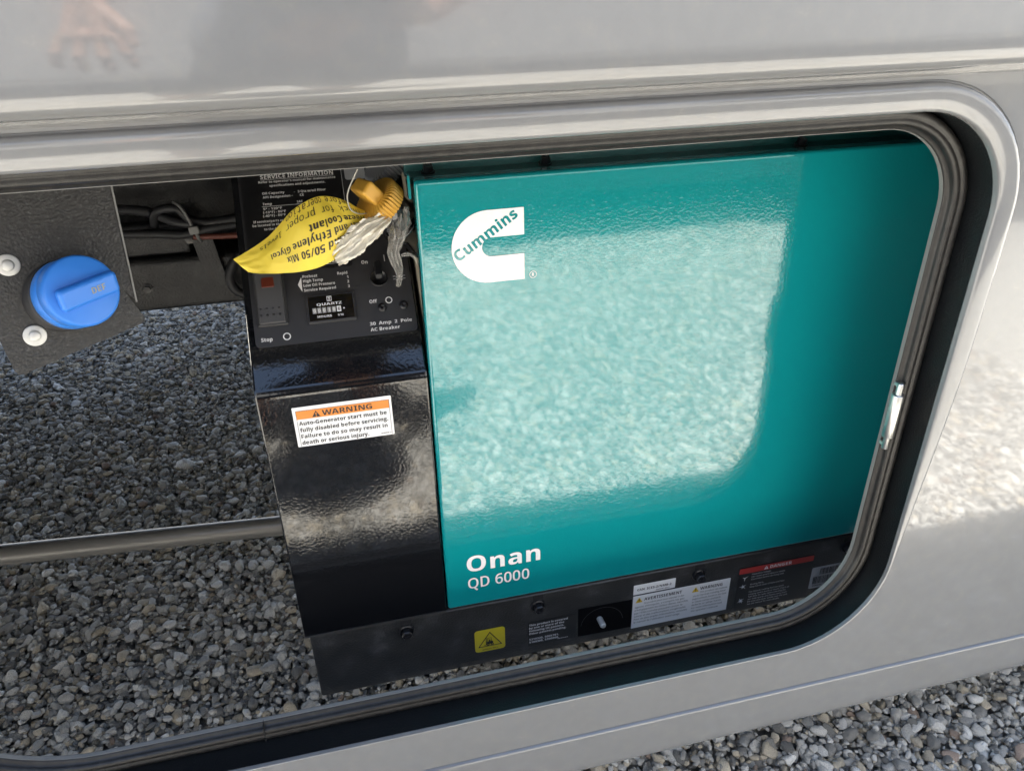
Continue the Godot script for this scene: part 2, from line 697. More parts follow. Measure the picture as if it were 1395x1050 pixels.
func sweep_rim(prof: Array, scaled := true) -> Array:
	var c0 := contour(0.0, 0.0)
	var c1 := contour(0.01, 0.0)
	var rows := []
	var sc := PackedFloat32Array()
	for i in c0.size():
		sc.append(rim_scale(i) if scaled else 1.0)
	for e in prof:
		var row := PackedVector3Array()
		for i in c0.size():
			var nrm: Vector3 = (c1[i] - c0[i]).normalized()
			var q: Vector3 = c0[i] + nrm * e.x * sc[i]
			q.z = e.y * sc[i] if e.x > 0.0 else -0.004
			row.append(q)
		rows.append(row)
	return rows

func extrude_x(st: SurfaceTool, prof: Array, x0: float, x1: float, n := 1) -> void:
	var rows := []
	for e in prof:
		var row := PackedVector3Array()
		for k in n + 1:
			row.append(Vector3(lerpf(x0, x1, float(k) / n), e.x, e.y))
		rows.append(row)
	grid(st, rows)

const RX0 := -2.6
const RX1 := 3.4
const RZ := -2.2

func build_motorhome() -> void:
	var rv := thing("motorhome", "glossy grey motorhome with an open generator bay in its lower side", "motorhome", Vector3(0.4, 0, -1.1))
	# raised rim round the opening
	var st := begin(false)
	var prof := [Vector2(0.0, -0.012), Vector2(0.0002, 0.001), Vector2(0.0008, 0.0026), Vector2(0.0022, 0.0040), Vector2(0.0045, 0.0048), Vector2(0.010, 0.0056), Vector2(0.0160, 0.0062), Vector2(0.0190, 0.0060), Vector2(0.0212, 0.0048), Vector2(0.0226, 0.0026), Vector2(0.0232, 0.0004), Vector2(0.0235, -0.0016), Vector2(0.0246, -0.0016), Vector2(0.0252, 0.0002)]
	var rim := sweep_rim(prof)
	grid(st, rim, true)
	obj("opening_rim", done(st), M.paint, rv)
	# flat wall outside the rim, in two halves, each one polygon
	var outer: PackedVector3Array = rim[rim.size() - 1]
	st = begin()
	var xc := 0.10
	var top := 1.0535
	var bot := 0.3372
	for side in 2:
		var poly := PackedVector2Array()
		var pts := []
		for p in outer:
			if (side == 0 and p.x > xc) or (side == 1 and p.x < xc):
				pts.append(Vector2(p.x, p.y))
		if side == 0:
			# start at bottom right run, go up the right side
			var lower := []
			var upper := []
			pts.sort_custom(func(a, b): return atan2(a.y - 0.71, a.x - xc) < atan2(b.y - 0.71, b.x - xc))
			poly.append(Vector2(xc, pts[0].y))
			for p in pts:
				poly.append(p)
			poly.append(Vector2(xc, pts[pts.size() - 1].y))
			poly.append(Vector2(xc, top))
			poly.append(Vector2(RX1, top))
			poly.append(Vector2(RX1, bot))
			poly.append(Vector2(xc, bot))
		else:
			pts.sort_custom(func(a, b): return fposmod(atan2(a.y - 0.71, a.x - xc), TAU) < fposmod(atan2(b.y - 0.71, b.x - xc), TAU))
			poly.append(Vector2(xc, pts[0].y))
			for p in pts:
				poly.append(p)
			poly.append(Vector2(xc, pts[pts.size() - 1].y))
			poly.append(Vector2(xc, bot))
			poly.append(Vector2(RX0, bot))
			poly.append(Vector2(RX0, top))
			poly.append(Vector2(xc, top))
		plate(st, Transform3D(Basis(), Vector3(0, 0, 0.0002)), poly)
	obj("side_panel", done(st), M.paint, rv)
	# sill trim below the seam, its upper edge standing a little proud
	st = begin(false)
	extrude_x(st, [Vector2(0.3372, 0.0002), Vector2(0.3368, -0.003), Vector2(0.3352, -0.003), Vector2(0.3350, 0.0022), Vector2(0.3340, 0.0030), Vector2(0.331, 0.0032), Vector2(0.285, 0.0030), Vector2(0.272, 0.0022), Vector2(0.267, -0.0005), Vector2(0.265, -0.006), Vector2(0.265, -0.02)], RX0, RX1)
	obj("sill_trim", done(st), M.paint, rv)
	# upper wall: rolled lower edge, shadow cove, plain wall up to the roof
	st = begin(false)
	var up := [Vector2(1.0535, 0.0002), Vector2(1.0546, 0.0012), Vector2(1.0565, 0.0045), Vector2(1.0585, 0.0095), Vector2(1.0605, 0.015), Vector2(1.0632, 0.0196), Vector2(1.067, 0.0226), Vector2(1.072, 0.0243), Vector2(1.080, 0.0250), Vector2(1.11, 0.0250), Vector2(1.20, 0.0245), Vector2(1.5, 0.022), Vector2(2.8, 0.0)]
	extrude_x(st, up, RX0, RX1)
	obj("upper_wall", done(st), M.paint, rv)
	# roof, far wall, ends, floor
	st = begin()
	quad(st, Vector3(RX0, 2.8, 0.0), Vector3(RX1, 2.8, 0.0), Vector3(RX1, 2.86, -0.12), Vector3(RX0, 2.86, -0.12))
	quad(st, Vector3(RX0, 2.86, -0.12), Vector3(RX1, 2.86, -0.12), Vector3(RX1, 2.86, RZ + 0.12), Vector3(RX0, 2.86, RZ + 0.12))
	quad(st, Vector3(RX0, 2.86, RZ + 0.12), Vector3(RX1, 2.86, RZ + 0.12), Vector3(RX1, 2.8, RZ), Vector3(RX0, 2.8, RZ))
	obj("roof", done(st), M.white_paint, rv)
	st = begin()
	quad(st, Vector3(RX0, 0.78, RZ), Vector3(RX1, 0.78, RZ), Vector3(RX1, 2.8, RZ), Vector3(RX0, 2.8, RZ))
	for x in [RX0, RX1]:
		quad(st, Vector3(x, 0.4, 0), Vector3(x, 2.8, 0), Vector3(x, 2.8, RZ), Vector3(x, 0.4, RZ))
	obj("far_wall", done(st), M.paint, rv)
	st = begin()
	box(st, Vector3(-1.22, 1.0, -2.72), Vector3(2.4, 2.55, RZ + 0.05), 0.02)
	obj("slide_out_room", done(st), M.paint, rv)
	st = begin()
	box(st, Vector3(RX0 + 0.02, 1.035, RZ + 0.02), Vector3(RX1 - 0.02, 1.05, -0.07), 0.002)
	obj("floor_pan", done(st), M.matte_black, rv)
	# bay: channel wall from the lip to the gasket, gasket flange behind
	st = begin(false)
	var rows := []
	rows.append(contour(0.0, -0.0035))
	rows.append(contour(0.0006, -0.03))
	rows.append(contour(0.0, -0.0405))
	rows.append(contour(-0.003, -0.042))
	rows.append(contour(-0.0195, -0.0425))
	rows.append(contour(-0.0203, -0.0425))
	rows.append(contour(-0.0203, -0.0455))
	var liner := contour(0.22, -0.0600)
	for i in liner.size():
		liner[i] = Vector3(liner[i].x, clampf(liner[i].y, 0.275, 1.034), -0.0600)
	rows.append(contour(0.004, -0.0490))
	rows.append(liner)
	grid(st, rows, true)
	obj("door_channel", done(st), M.channel, rv)
	# gasket with two ridges
	st = begin(false)
	rows = []
	for e in [Vector2(-0.0012, -0.0415), Vector2(-0.0012, -0.0345), Vector2(-0.0022, -0.0312), Vector2(-0.0044, -0.0296), Vector2(-0.0070, -0.0297), Vector2(-0.0090, -0.0306), Vector2(-0.0098, -0.0312), Vector2(-0.0108, -0.0308), Vector2(-0.0124, -0.0306), Vector2(-0.0142, -0.0308), Vector2(-0.0158, -0.0322), Vector2(-0.0164, -0.0345), Vector2(-0.0168, -0.0375), Vector2(-0.0195, -0.0382), Vector2(-0.0205, -0.0395), Vector2(-0.0205, -0.0424)]:
		rows.append(contour(e.x, e.y))
	grid(st, rows, true)
	var gk := obj("gasket", done(st), M.rubber, rv)
	# the butt joint of the gasket at the bottom
	st = begin()
	box(st, Vector3(-0.1492, 0.4028, -0.0425), Vector3(-0.1482, 0.4236, -0.0294), 0.0002)
	obj("butt_joint", done(st), M.matte_black, gk)
	# bright edge of the gasket's metal carrier, and the striker for the latch
	st = begin()
	rows = []
	rows.append(contour(-0.0206, -0.0400))
	rows.append(contour(-0.0211, -0.0400))
	rows.append(contour(-0.0211, -0.0445))
	grid(st, rows, true)
	obj("gasket_carrier", done(st), M.tie_grey, gk)
	var sk := begin(false)
	lathe(sk, Vector3(0.5560, 0.6625, -0.031), Vector3(0, 1, 0), [Vector2(0.0, 0), Vector2(0.0032, 0.0), Vector2(0.0036, 0.0006), Vector2(0.0036, 0.081), Vector2(0.0032, 0.0818), Vector2(0.0, 0.0818)], 20)
	var so := obj("latch_striker", done(sk), M.chrome, rv)
	sk = begin(false)
	lathe(sk, Vector3(0.5560, 0.678, -0.031), Vector3(0, 1, 0), [Vector2(0.0036, 0.0), Vector2(0.0060, 0.0002), Vector2(0.0064, 0.0008), Vector2(0.0064, 0.0522), Vector2(0.0060, 0.053), Vector2(0.0036, 0.053)], 24)
	obj("striker_sleeve", done(sk), M.chrome, so)
	sk = begin()
	box(sk, Vector3(0.5550, 0.6640, -0.040), Vector3(0.5590, 0.6680, -0.030), 0.0006)
	obj("striker_bracket", done(sk), M.zinc, so)
	sk = begin()
	box(sk, Vector3(0.5550, 0.7380, -0.040), Vector3(0.5590, 0.7420, -0.030), 0.0006)
	obj("striker_bracket", done(sk), M.zinc, so)
	# chassis seen through the left of the bay
	st = begin()
	box(st, Vector3(-2.2, 0.7275, -0.66), Vector3(2.2, 0.80, -0.50), 0.008, 4)
	box(st, Vector3(-2.2, 0.80, -0.655), Vector3(2.2, 0.95, -0.58), 0.004)
	obj("chassis_rail", done(st), M.rail, rv)
	st = begin()
	box(st, Vector3(-0.40, 0.801, -0.60), Vector3(-0.200, 0.832, -0.515), 0.003)
	obj("rail_bracket", done(st), M.rail, rv)
	st = begin(false)
	lathe(st, Vector3(-0.2275, 0.8150, -0.5165), Vector3(0, 0, 1), [Vector2(0.0, -0.006), Vector2(0.009, -0.006), Vector2(0.0105, 0.0), Vector2(0.0125, 0.0012), Vector2(0.0130, 0.0)], 28)
	obj("round_plug", done(st), M.matte_black, rv)
	st = begin()
	rbox(st, Transform3D(Basis(Vector3(0, 0, 1), 0.14), Vector3(-0.1745, 0.80, -0.493)), Vector3(0.026, 0.085, 0.005), 0.001)
	obj("strap_plate", done(st), M.rail, rv)
	st = begin()
	box(st, Vector3(-2.4, 0.62, -1.02), Vector3(2.6, 1.034, -1.0), 0.002)
	obj("tank_wall", done(st), M.matte_black, rv)
	# corrugated looms, copper hose, tie
	for w in [[Vector3(-0.33, 0.842, -0.50), Vector3(-0.24, 0.839, -0.49), Vector3(-0.20, 0.836, -0.485), Vector3(-0.17, 0.842, -0.48), Vector3(-0.10, 0.845, -0.49), Vector3(-0.02, 0.85, -0.5), 0.0052],
			[Vector3(-0.36, 0.87, -0.53), Vector3(-0.25, 0.868, -0.50), Vector3(-0.19, 0.850, -0.485), Vector3(-0.10, 0.853, -0.49), Vector3(-0.02, 0.86, -0.5), 0.006],
			[Vector3(-0.235, 0.845, -0.50), Vector3(-0.225, 0.868, -0.485), Vector3(-0.20, 0.872, -0.48), Vector3(-0.182, 0.855, -0.48), Vector3(-0.14, 0.850, -0.49), Vector3(-0.05, 0.87, -0.51), 0.005],
			[Vector3(-0.28, 0.842, -0.52), Vector3(-0.22, 0.845, -0.5), Vector3(-0.19, 0.838, -0.49), Vector3(-0.1, 0.838, -0.5), 0.004]]:
		var pts: Array = w.slice(0, w.size() - 1)
		st = begin(false)
		var sp := spline(pts, 22)
		tube(st, sp, w[w.size() - 1], 10, 0.0007)
		obj("wiring_loom", done(st), M.switch_black, rv)
	st = begin(false)
	tube(st, spline([Vector3(-0.186, 0.834, -0.478), Vector3(-0.15, 0.831, -0.48), Vector3(-0.11, 0.829, -0.485), Vector3(-0.05, 0.83, -0.5)], 20), 0.0038, 10, 0.0004)
	obj("copper_hose", done(st), M.copper_hose, rv)
	st = begin()
	rbox(st, Transform3D(Basis(Vector3(0, 0, 1), 0.1), Vector3(-0.1815, 0.8455, -0.468)), Vector3(0.0125, 0.0105, 0.006), 0.0012)
	var zt := obj("cable_tie", done(st), M.tie_grey, rv)
	st = begin(false)
	tube(st, spline([Vector3(-0.1835, 0.851, -0.470), Vector3(-0.187, 0.864, -0.470), Vector3(-0.193, 0.875, -0.475), Vector3(-0.202, 0.879, -0.485)], 8), 0.0022, 8)
	tube(st, spline([Vector3(-0.1800, 0.840, -0.470), Vector3(-0.179, 0.832, -0.474), Vector3(-0.178, 0.826, -0.482)], 6), 0.0022, 8)
	obj("tie_strap", done(st), M.tie_grey, zt)
	st = begin(false)
	tube(st, spline([Vector3(-0.10, 0.81, -0.50), Vector3(-0.135, 0.80, -0.487), Vector3(-0.152, 0.775, -0.482), Vector3(-0.146, 0.752, -0.482), Vector3(-0.12, 0.742, -0.487), Vector3(-0.08, 0.745, -0.50)], 18), 0.0062, 12, 0.0005)
	obj("black_hose", done(st), M.switch_black, rv)
	for b in [Vector3(-0.262, 0.762, -0.499), Vector3(-0.193, 0.828, -0.490), Vector3(-0.330, 0.775, -0.499)]:
		st = begin()
		lathe(st, b, Vector3(0, 0, 1), [Vector2(0.0068, 0.0), Vector2(0.0068, 0.0016), Vector2(0.0050, 0.0018), Vector2(0.0048, 0.0062), Vector2(0.0, 0.0066)], 6)
		obj("bolt", done(st), M.bolt, rv)
	# crosswise tube low under the floor
	st = begin(false)
	tube(st, [Vector3(-1.60, 0.2835, -0.70), Vector3(-0.677, 0.2116, -0.70), Vector3(-0.1893, 0.1775, -0.70), Vector3(0.9, 0.101, -0.70)], 0.0195, 28)
	obj("cross_tube", done(st), M.steel_tube, rv)
	# fluid filler plate with its bolts
	var nrm := Vector3(0.30, 0.22, 0.93).normalized()
	var pt := panel_at(Vector3(-0.2381, 0.9018, -0.12), Vector3(1, 0, -0.30 / 0.93), Vector3(0, 1, -0.2))
	st = begin()
	var poly := PackedVector2Array()
	for p in [[0.0640, 0.112], [0.0560, -0.020], [0.0475, -0.0075], [0.0575, -0.0325], [0.0588, -0.0365], [0.0572, -0.0395], [0.0540, -0.0412], [-0.0440, -0.0622], [-0.0475, -0.0618], [-0.0500, -0.0580], [-0.0535, -0.0230], [-0.075, 0.01], [-0.08, 0.112]]:
		poly.append(Vector2(p[0], p[1]))
	plate(st, pt, poly, 0.003)
	var dp := obj("filler_plate", done(st), M.def_plate, rv)
	st = begin()
	rbox(st, Transform3D(pt.basis * Basis(Vector3(0, 0, 1), -0.061), pt * Vector3(0.0600, 0.046, 0.0006)), Vector3(0.0014, 0.134, 0.0016), 0.0002)
	obj("bright_edge", done(st), M.tie_grey, dp)
	for b in [Vector2(-0.0294, 0.0292), Vector2(-0.0273, -0.0317)]:
		st = begin(false)
		lathe(st, pt * Vector3(b.x, b.y, 0.0), pt.basis.z, [Vector2(0.0089, 0.0), Vector2(0.0089, 0.0012), Vector2(0.0085, 0.0017), Vector2(0.0052, 0.0014), Vector2(0.0046, 0.0016), Vector2(0.0043, 0.0030), Vector2(0.0036, 0.0037), Vector2(0.0, 0.0038)], 28)
		obj("rivet", done(st), M.washer, dp)
	# blue cap on its black neck
	var ax := Vector3(0.58, 0.33, 0.74).normalized()
	var b0 := pt * Vector3(0.003, -0.004, 0.0)
	st = begin(false)
	lathe(st, b0 - ax * 0.012, ax, [Vector2(0.030, 0.0), Vector2(0.030, 0.020), Vector2(0.029, 0.021), Vector2(0.0268, 0.0215), Vector2(0.0268, 0.03)], 40)
	var nk := obj("filler_neck", done(st), M.switch_black, rv)
	st = begin(false)
	lathe(st, b0 + ax * 0.0115, ax, [Vector2(0.0255, 0.0), Vector2(0.0285, 0.0003), Vector2(0.0293, 0.0012), Vector2(0.0293, 0.0145), Vector2(0.0285, 0.0153), Vector2(0.0282, 0.0166), Vector2(0.0292, 0.0174), Vector2(0.0292, 0.0312), Vector2(0.0284, 0.0330), Vector2(0.0268, 0.0338), Vector2(0.0, 0.0338)], 56)
	var cap := obj("blue_cap", done(st), M.cap_blue, rv)
	var ft := panel_at(b0 + ax * (0.0115 + 0.0338), Vector3(0.74, 0.26, -0.62).cross(ax).cross(ax) * -1.0, Vector3.UP)
	# grip bar across the face, a little turned
	var gt := Transform3D(ft.basis * Basis(Vector3(0, 0, 1), -0.2), ft.origin)
	st = begin()
	rbox(st, Transform3D(gt.basis, gt * Vector3(0.003, -0.001, 0.0018)), Vector3(0.0500, 0.0190, 0.0090), 0.0040, 6)
	obj("cap_grip", done(st), M.cap_blue, cap)
	st = begin()
	write(st, "DEF", bold, lift(gt, 0.0067), Vector2(0.0035, -0.0030), 0.0052)
	write(st, "UREA", bold, lift(gt, 0.0004), Vector2(-0.006, -0.0195), 0.0048)
	obj("cap_lettering", done(st), M.gold_ink, cap)

const GZ := -0.157      # front plane of the generator

func gp(d := 0.0) -> Transform3D:
	return Transform3D(Basis(), Vector3(0, 0, GZ + d))

func sticker(gen: Node3D, called: String, rect: Rect2, m: Material, r := 0.0008, z := 0.0) -> MeshInstance3D:
	var st := begin()
	plate(st, gp(z + 0.0004), rrect(rect.position.x, rect.position.y, rect.end.x, rect.end.y, r, 4), 0.0006)
	return obj(called, done(st), m, gen)

func warning_triangle(parent: Node3D, t: Transform3D, c: Vector2, s: float, mf: Material, mi: Material) -> void:
	var st := begin()
	plate(st, t, PackedVector2Array([c + Vector2(-0.58, -0.5) * s, c + Vector2(0.58, -0.5) * s, c + Vector2(0, 0.5) * s]))
	var o := obj("warning_symbol", done(st), mf, parent)
	st = begin()
	var l := lift(t, 0.0002)
	plate(st, l, PackedVector2Array([c + Vector2(-0.05, -0.18) * s, c + Vector2(0.05, -0.18) * s, c + Vector2(0.09, 0.22) * s, c + Vector2(-0.09, 0.22) * s]))
	plate(st, l, rrect(c.x - 0.07 * s, c.y - 0.38 * s, c.x + 0.07 * s, c.y - 0.25 * s, 0.05 * s))
	obj("exclamation_mark", done(st), mi, parent)

func hex_bolt(gen: Node3D, at: Vector3, axis: Vector3, r: float, h: float) -> void:
	var st := begin()
	lathe(st, at, axis, [Vector2(r * 1.35, 0.0), Vector2(r * 1.35, h * 0.22), Vector2(r * 1.15, h * 0.32)], 24)
	lathe(st, at + axis.normalized() * h * 0.28, axis, [Vector2(r, 0.0), Vector2(r, h * 0.62), Vector2(r * 0.86, h * 0.74), Vector2(r * 0.5, h * 0.74), Vector2(r * 0.42, h * 0.60), Vector2(0.0, h * 0.60)], 6)
	obj("bolt", done(st), M.bolt, gen)

func build_generator() -> void:
	var gen := thing("generator", "teal and black generator set mounted inside the open bay", "generator", Vector3(0.28, 0.30, -0.157))
	var st := begin()
	# base tray
	var ty := 0.4150
	st = begin()
	box(st, Vector3(-0.1000, 0.3060, -0.62), Vector3(0.705, ty, GZ), 0.003, 3)
	var tray := obj("base_tray", done(st), M.satin_black, gen)
	# slots and bolts along the tray
	for x in [0.0183, 0.1923, 0.4225, 0.6531]:
		st = begin()
		plate(st, gp(0.0004), rrect(x - 0.0065, 0.3985, x + 0.0075, 0.4130, 0.001))
		obj("bolt_slot", done(st), M.matte_black, gen)
		hex_bolt(gen, Vector3(x, 0.3955, GZ), Vector3(0, 0, 1), 0.0072, 0.0105)
	# housing behind the cover
	st = begin()
	box(st, Vector3(0.082, 0.416, -0.62), Vector3(0.700, 0.953, -0.182), 0.004)
	obj("housing", done(st), M.teal_dark, gen)
	st = begin()
	box(st, Vector3(0.0765, 0.50, -0.31), Vector3(0.0815, 0.945, -0.1795), 0.002)
	obj("insulation_foam", done(st), M.foam, gen)
	# teal front cover
	st = begin()
	box(st, Vector3(0.0738, 0.4165, -0.178), Vector3(0.704, 0.9628, GZ), 0.0042, 5)
	var cover := obj("front_cover", done(st), M.teal, gen)
	# ledge above the cover with three bolts
	st = begin()
	box(st, Vector3(0.0722, 0.9545, -0.30), Vector3(0.704, 0.9610, -0.1795), 0.001)
	box(st, Vector3(0.0700, 0.9560, -0.30), Vector3(0.704, 1.012, -0.205), 0.001)
	obj("top_ledge", done(st), M.teal_dark, gen)
	st = begin()
	box(st, Vector3(0.0688, 0.9440, -0.1790), Vector3(0.0715, 0.9660, -0.1660), 0.0006)
	obj("corner_tab", done(st), M.teal, gen)
	for b in [Vector3(0.0921, 0.9612, -0.1925), Vector3(0.2107, 0.9612, -0.1915), Vector3(0.4959, 0.9612, -0.1895)]:
		hex_bolt(gen, b, Vector3(0, 1, 0.25), 0.0052, 0.0085)
	# white emblem on the cover: a square letter C whose left side is round, with the maker's name cut across it
	var et := gp(0.0005)
	var poly := PackedVector2Array()
	poly.append(Vector2(0.1793, 0.9300))
	for k in 25:
		var a := PI / 2 + PI * k / 24.0
		poly.append(Vector2(0.1425 + cos(a) * 0.0370, 0.89265 + sin(a) * 0.03735))
	poly.append(Vector2(0.1793, 0.8553))
	poly.append(Vector2(0.1793, 0.8828))
	for k in 17:
		var a := -PI / 2 - PI * k / 16.0
		poly.append(Vector2(0.1460 + cos(a) * 0.0100, 0.8926 + sin(a) * 0.0098))
	poly.append(Vector2(0.1793, 0.9024))
	st = begin()
	plate(st, et, poly)
	var em := obj("emblem", done(st), M.white, cover)
	st = begin()
	write(st, "Cummins", heavy, gp(0.0008), Vector2(0.1120, 0.8800), 0.0116, 0.0745, 0.0, null, 0.588)
	obj("emblem_lettering", done(st), M.teal, cover)
	st = begin()
	ring2(st, et, Vector2(0.1883, 0.8591), 0.0033, 0.0039, 24)
	write(st, "R", bold, et, Vector2(0.18715, 0.8573), 0.0036, 0.0024)
	obj("registered_mark", done(st), M.white, cover)
	st = begin()
	write(st, "Onan", bold, et, Vector2(0.1011, 0.4742), 0.0252, 0.0945)
	write(st, "QD 6000", medium, et, Vector2(0.1013, 0.4465), 0.0172, 0.0797)
	obj("name_lettering", done(st), M.white, cover)

	# black control box: vertical lower front, sloping upper face
	st = begin()
	var s40 := sin(deg_to_rad(40))
	var c40 := cos(deg_to_rad(40))
	var prof := [Vector2(0.4158, -0.5), Vector2(0.4158, GZ)]
	# small radius at the crease
	var yc := 0.7585
	for k in 6:
		var f := k / 5.0
		var a := Vector2(yc - 0.006, GZ)
		var m := Vector2(yc, GZ)
		var b := Vector2(yc + 0.006 * c40, GZ - 0.006 * s40)
		prof.append(a.lerp(m, f).lerp(m.lerp(b, f), f))
	prof.append(Vector2(yc + 0.30 * c40, GZ - 0.30 * s40))
	prof.append(Vector2(yc + 0.30 * c40, -0.5))
	var xs := [[-0.1056, 0.0022], [-0.1050, 0.0006], [-0.1036, 0.0], [0.0700, 0.0], [0.0713, 0.0006], [0.0719, 0.0022]]
	var cen := Vector2(0.70, -0.35)
	for i in xs.size() - 1:
		for k in prof.size() - 1:
			var P := func(x: Array, e: Vector2) -> Vector3:
				var q: Vector2 = e + (cen - e).normalized() * x[1]
				return Vector3(x[0], q.x, q.y)
			quad(st, P.call(xs[i], prof[k]), P.call(xs[i + 1], prof[k]), P.call(xs[i + 1], prof[k + 1]), P.call(xs[i], prof[k + 1]))
	for e in [xs[0], xs[xs.size() - 1]]:
		var ring := PackedVector3Array()
		for p in prof:
			var q: Vector2 = p + (cen - p).normalized() * e[1]
			ring.append(Vector3(e[0], q.x, q.y))
		fan(st, ring)
	obj("control_box", done(st), M.gloss_black, gen)
	# lip of the box along the bottom
	st = begin()
	box(st, Vector3(-0.1052, 0.4155, GZ - 0.02), Vector3(0.0715, 0.4174, GZ + 0.0012), 0.0005)
	obj("box_flange", done(st), M.satin_black, gen)

	# control panel plate on the slope; u = x, v = distance up the slope
	var K := panel_at(Vector3(0, 0.7575, GZ), Vector3(1, 0, 0), Vector3(0, c40, -s40))
	K = lift(K, 0.0016)
	st = begin()
	plate(st, K, rrect(-0.0985, 0.0508, 0.0690, 0.27, 0.005), 0.0014)
	var cp := obj("control_panel", done(st), M.plate_black, gen)
	var L := lift(K, 0.0004)
	st = begin()
	plate(st, lift(K, 0.0003), rrect(-0.0960, 0.1300, 0.0098, 0.262, 0.002), 0.0002)
	obj("service_sticker", done(st), M.label_black, cp)
	st = begin()
	write(st, "SERVICE INFORMATION", bold, L, Vector2(-0.0752, 0.2370), 0.0046, 0.0770)
	plate(st, L, rrect(-0.0752, 0.2357, 0.0018, 0.2361, 0.0001))
	write(st, "Refer to operator's manual for maintenance", bold, L, Vector2(-0.0776, 0.2322), 0.0026, 0.0813)
	write(st, "specifications and adjustments.", bold, L, Vector2(-0.0665, 0.2275), 0.0026, 0.0590)
	write(st, "Oil Capacity", bold, L, Vector2(-0.0748, 0.2190), 0.0026, 0.023)
	write(st, "-   3 Qts w/oil filter", bold, L, Vector2(-0.0420, 0.2185), 0.0026, 0.0337)
	write(st, "API Designation -", bold, L, Vector2(-0.0748, 0.2145), 0.0026, 0.031)
	write(st, "CE", bold, L, Vector2(-0.0360, 0.2142), 0.0026)
	write(st, "Temp", bold, L, Vector2(-0.0756, 0.2068), 0.0026)
	write(st, "SAE", bold, L, Vector2(-0.0400, 0.2068), 0.0026)
	plate(st, L, rrect(-0.0768, 0.2050, -0.030, 0.2054, 0.0001))
	write(st, "5\u00b0 - 120\u00b0F", bold, L, Vector2(-0.0757, 0.2012), 0.0026, 0.0195)
	write(st, "(-13\u00b0F) - 86\u00b0F", bold, L, Vector2(-0.0761, 0.1972), 0.0026, 0.0235)
	write(st, "(-40\u00b0F) - 86\u00b0F", bold, L, Vector2(-0.0766, 0.1932), 0.0026, 0.0235)
	write(st, "If service/parts are", bold, L, Vector2(-0.0873, 0.1872), 0.0026, 0.0330)
	write(st, "be located in the", bold, L, Vector2(-0.0885, 0.1830), 0.0026, 0.0300)
	write(st, "to the dealer", bold, L, Vector2(-0.0770, 0.1782), 0.0026, 0.0210)
	plate(st, L, rrect(-0.0600, 0.1342, 0.0040, 0.1346, 0.0001))
	write(st, "If Stop Light Flashes", bold, L, Vector2(-0.0520, 0.1356), 0.0030, 0.0558)
	write(st, "Preheat", bold, L, Vector2(-0.0438, 0.1212), 0.0030)
	write(st, "High Temp", bold, L, Vector2(-0.0438, 0.1162), 0.0030)
	write(st, "Low Oil Pressure", bold, L, Vector2(-0.0438, 0.1112), 0.0030)
	write(st, "Service Required", bold, L, Vector2(-0.0438, 0.1060), 0.0030)
	write(st, "Rapid", bold, L, Vector2(-0.0076, 0.1212), 0.0030)
	write(st, "1", bold, L, Vector2(0.0020, 0.1162), 0.0030)
	write(st, "2", bold, L, Vector2(0.0018, 0.1112), 0.0030)
	write(st, "3", bold, L, Vector2(0.0018, 0.1060), 0.0030)
	plate(st, L, PackedVector2Array([Vector2(-0.0495, 0.1142), Vector2(-0.0456, 0.1062), Vector2(-0.0452, 0.1224)]))
	write(st, "On", bold, L, Vector2(0.0192, 0.1305), 0.0038)
	plate(st, L, rrect(0.0436, 0.1312, 0.0443, 0.1385, 0.0002))
	write(st, "Off", bold, L, Vector2(0.0220, 0.0856), 0.0038)
	ring2(st, L, Vector2(0.0426, 0.0872), 0.0027, 0.0037)
	write(st, "30  Amp  2  Pole", bold, L, Vector2(0.0192, 0.0612), 0.0036, 0.0447)
	write(st, "AC Breaker", bold, L, Vector2(0.0193, 0.0548), 0.0036, 0.0310)
	write(st, "Stop", bold, L, Vector2(-0.0925, 0.0566), 0.0040)
	ring2(st, L, Vector2(-0.0665, 0.0597), 0.0029, 0.0040)
	# alternating current marks: two wavy lines crossed by a stroke
	for yy in [0.1122, 0.1090]:
		for k in 10:
			var x0: float = 0.0505 + 0.0013 * k
			var y0: float = yy + (0.0006 if (k / 2) % 2 == 0 else -0.0006)
			plate(st, L, PackedVector2Array([Vector2(x0, y0), Vector2(x0 + 0.0014, y0), Vector2(x0 + 0.0014, y0 + 0.0005), Vector2(x0, y0 + 0.0005)]))
	plate(st, L, rrect(0.0567, 0.1045, 0.0572, 0.1165, 0.0001))
	plate(st, L, rrect(0.0104, 0.20, 0.0108, 0.2450, 0.0001))
	obj("panel_lettering", done(st), M.ink_white, cp)
	st = begin()
	plate(st, lift(K, 0.0006), rrect(0.0140, 0.2290, 0.0360, 0.2500, 0.003), 0.0004)
	obj("silver_sticker", done(st), M.label_silver, cp)
	# rocker switch
	st = begin()
	rbox(st, Transform3D(K.basis, K * Vector3(-0.0785, 0.1020, 0.0012)), Vector3(0.0310, 0.0600, 0.0040), 0.0018, 3)
	var rk := obj("rocker_switch", done(st), M.switch_black, gen)
	st = begin()
	rbox(st, Transform3D(K.basis * Basis(Vector3(1, 0, 0), 0.09), K * Vector3(-0.0785, 0.1022, 0.0052)), Vector3(0.0270, 0.0560, 0.0050), 0.0016, 3)
	obj("rocker", done(st), M.rocker_grey, rk)
	st = begin()
	rbox(st, Transform3D(K.basis, K * Vector3(-0.0790, 0.1176, 0.0085)), Vector3(0.0130, 0.0112, 0.0022), 0.0008, 2)
	obj("indicator_lens", done(st), M.red_lens, rk)
	st = begin(false)
	for i in 4:
		for j in 2:
			lathe(st, K * Vector3(-0.0893 + 0.0063 * i, 0.0828 + 0.0070 * j, 0.0061), K.basis.z, [Vector2(0.0013, -0.001), Vector2(0.0013, 0.0004), Vector2(0.0009, 0.0008), Vector2(0.0, 0.0009)], 12)
	obj("grip_dot", done(st), M.bolt, rk)
	# hour meter
	st = begin()
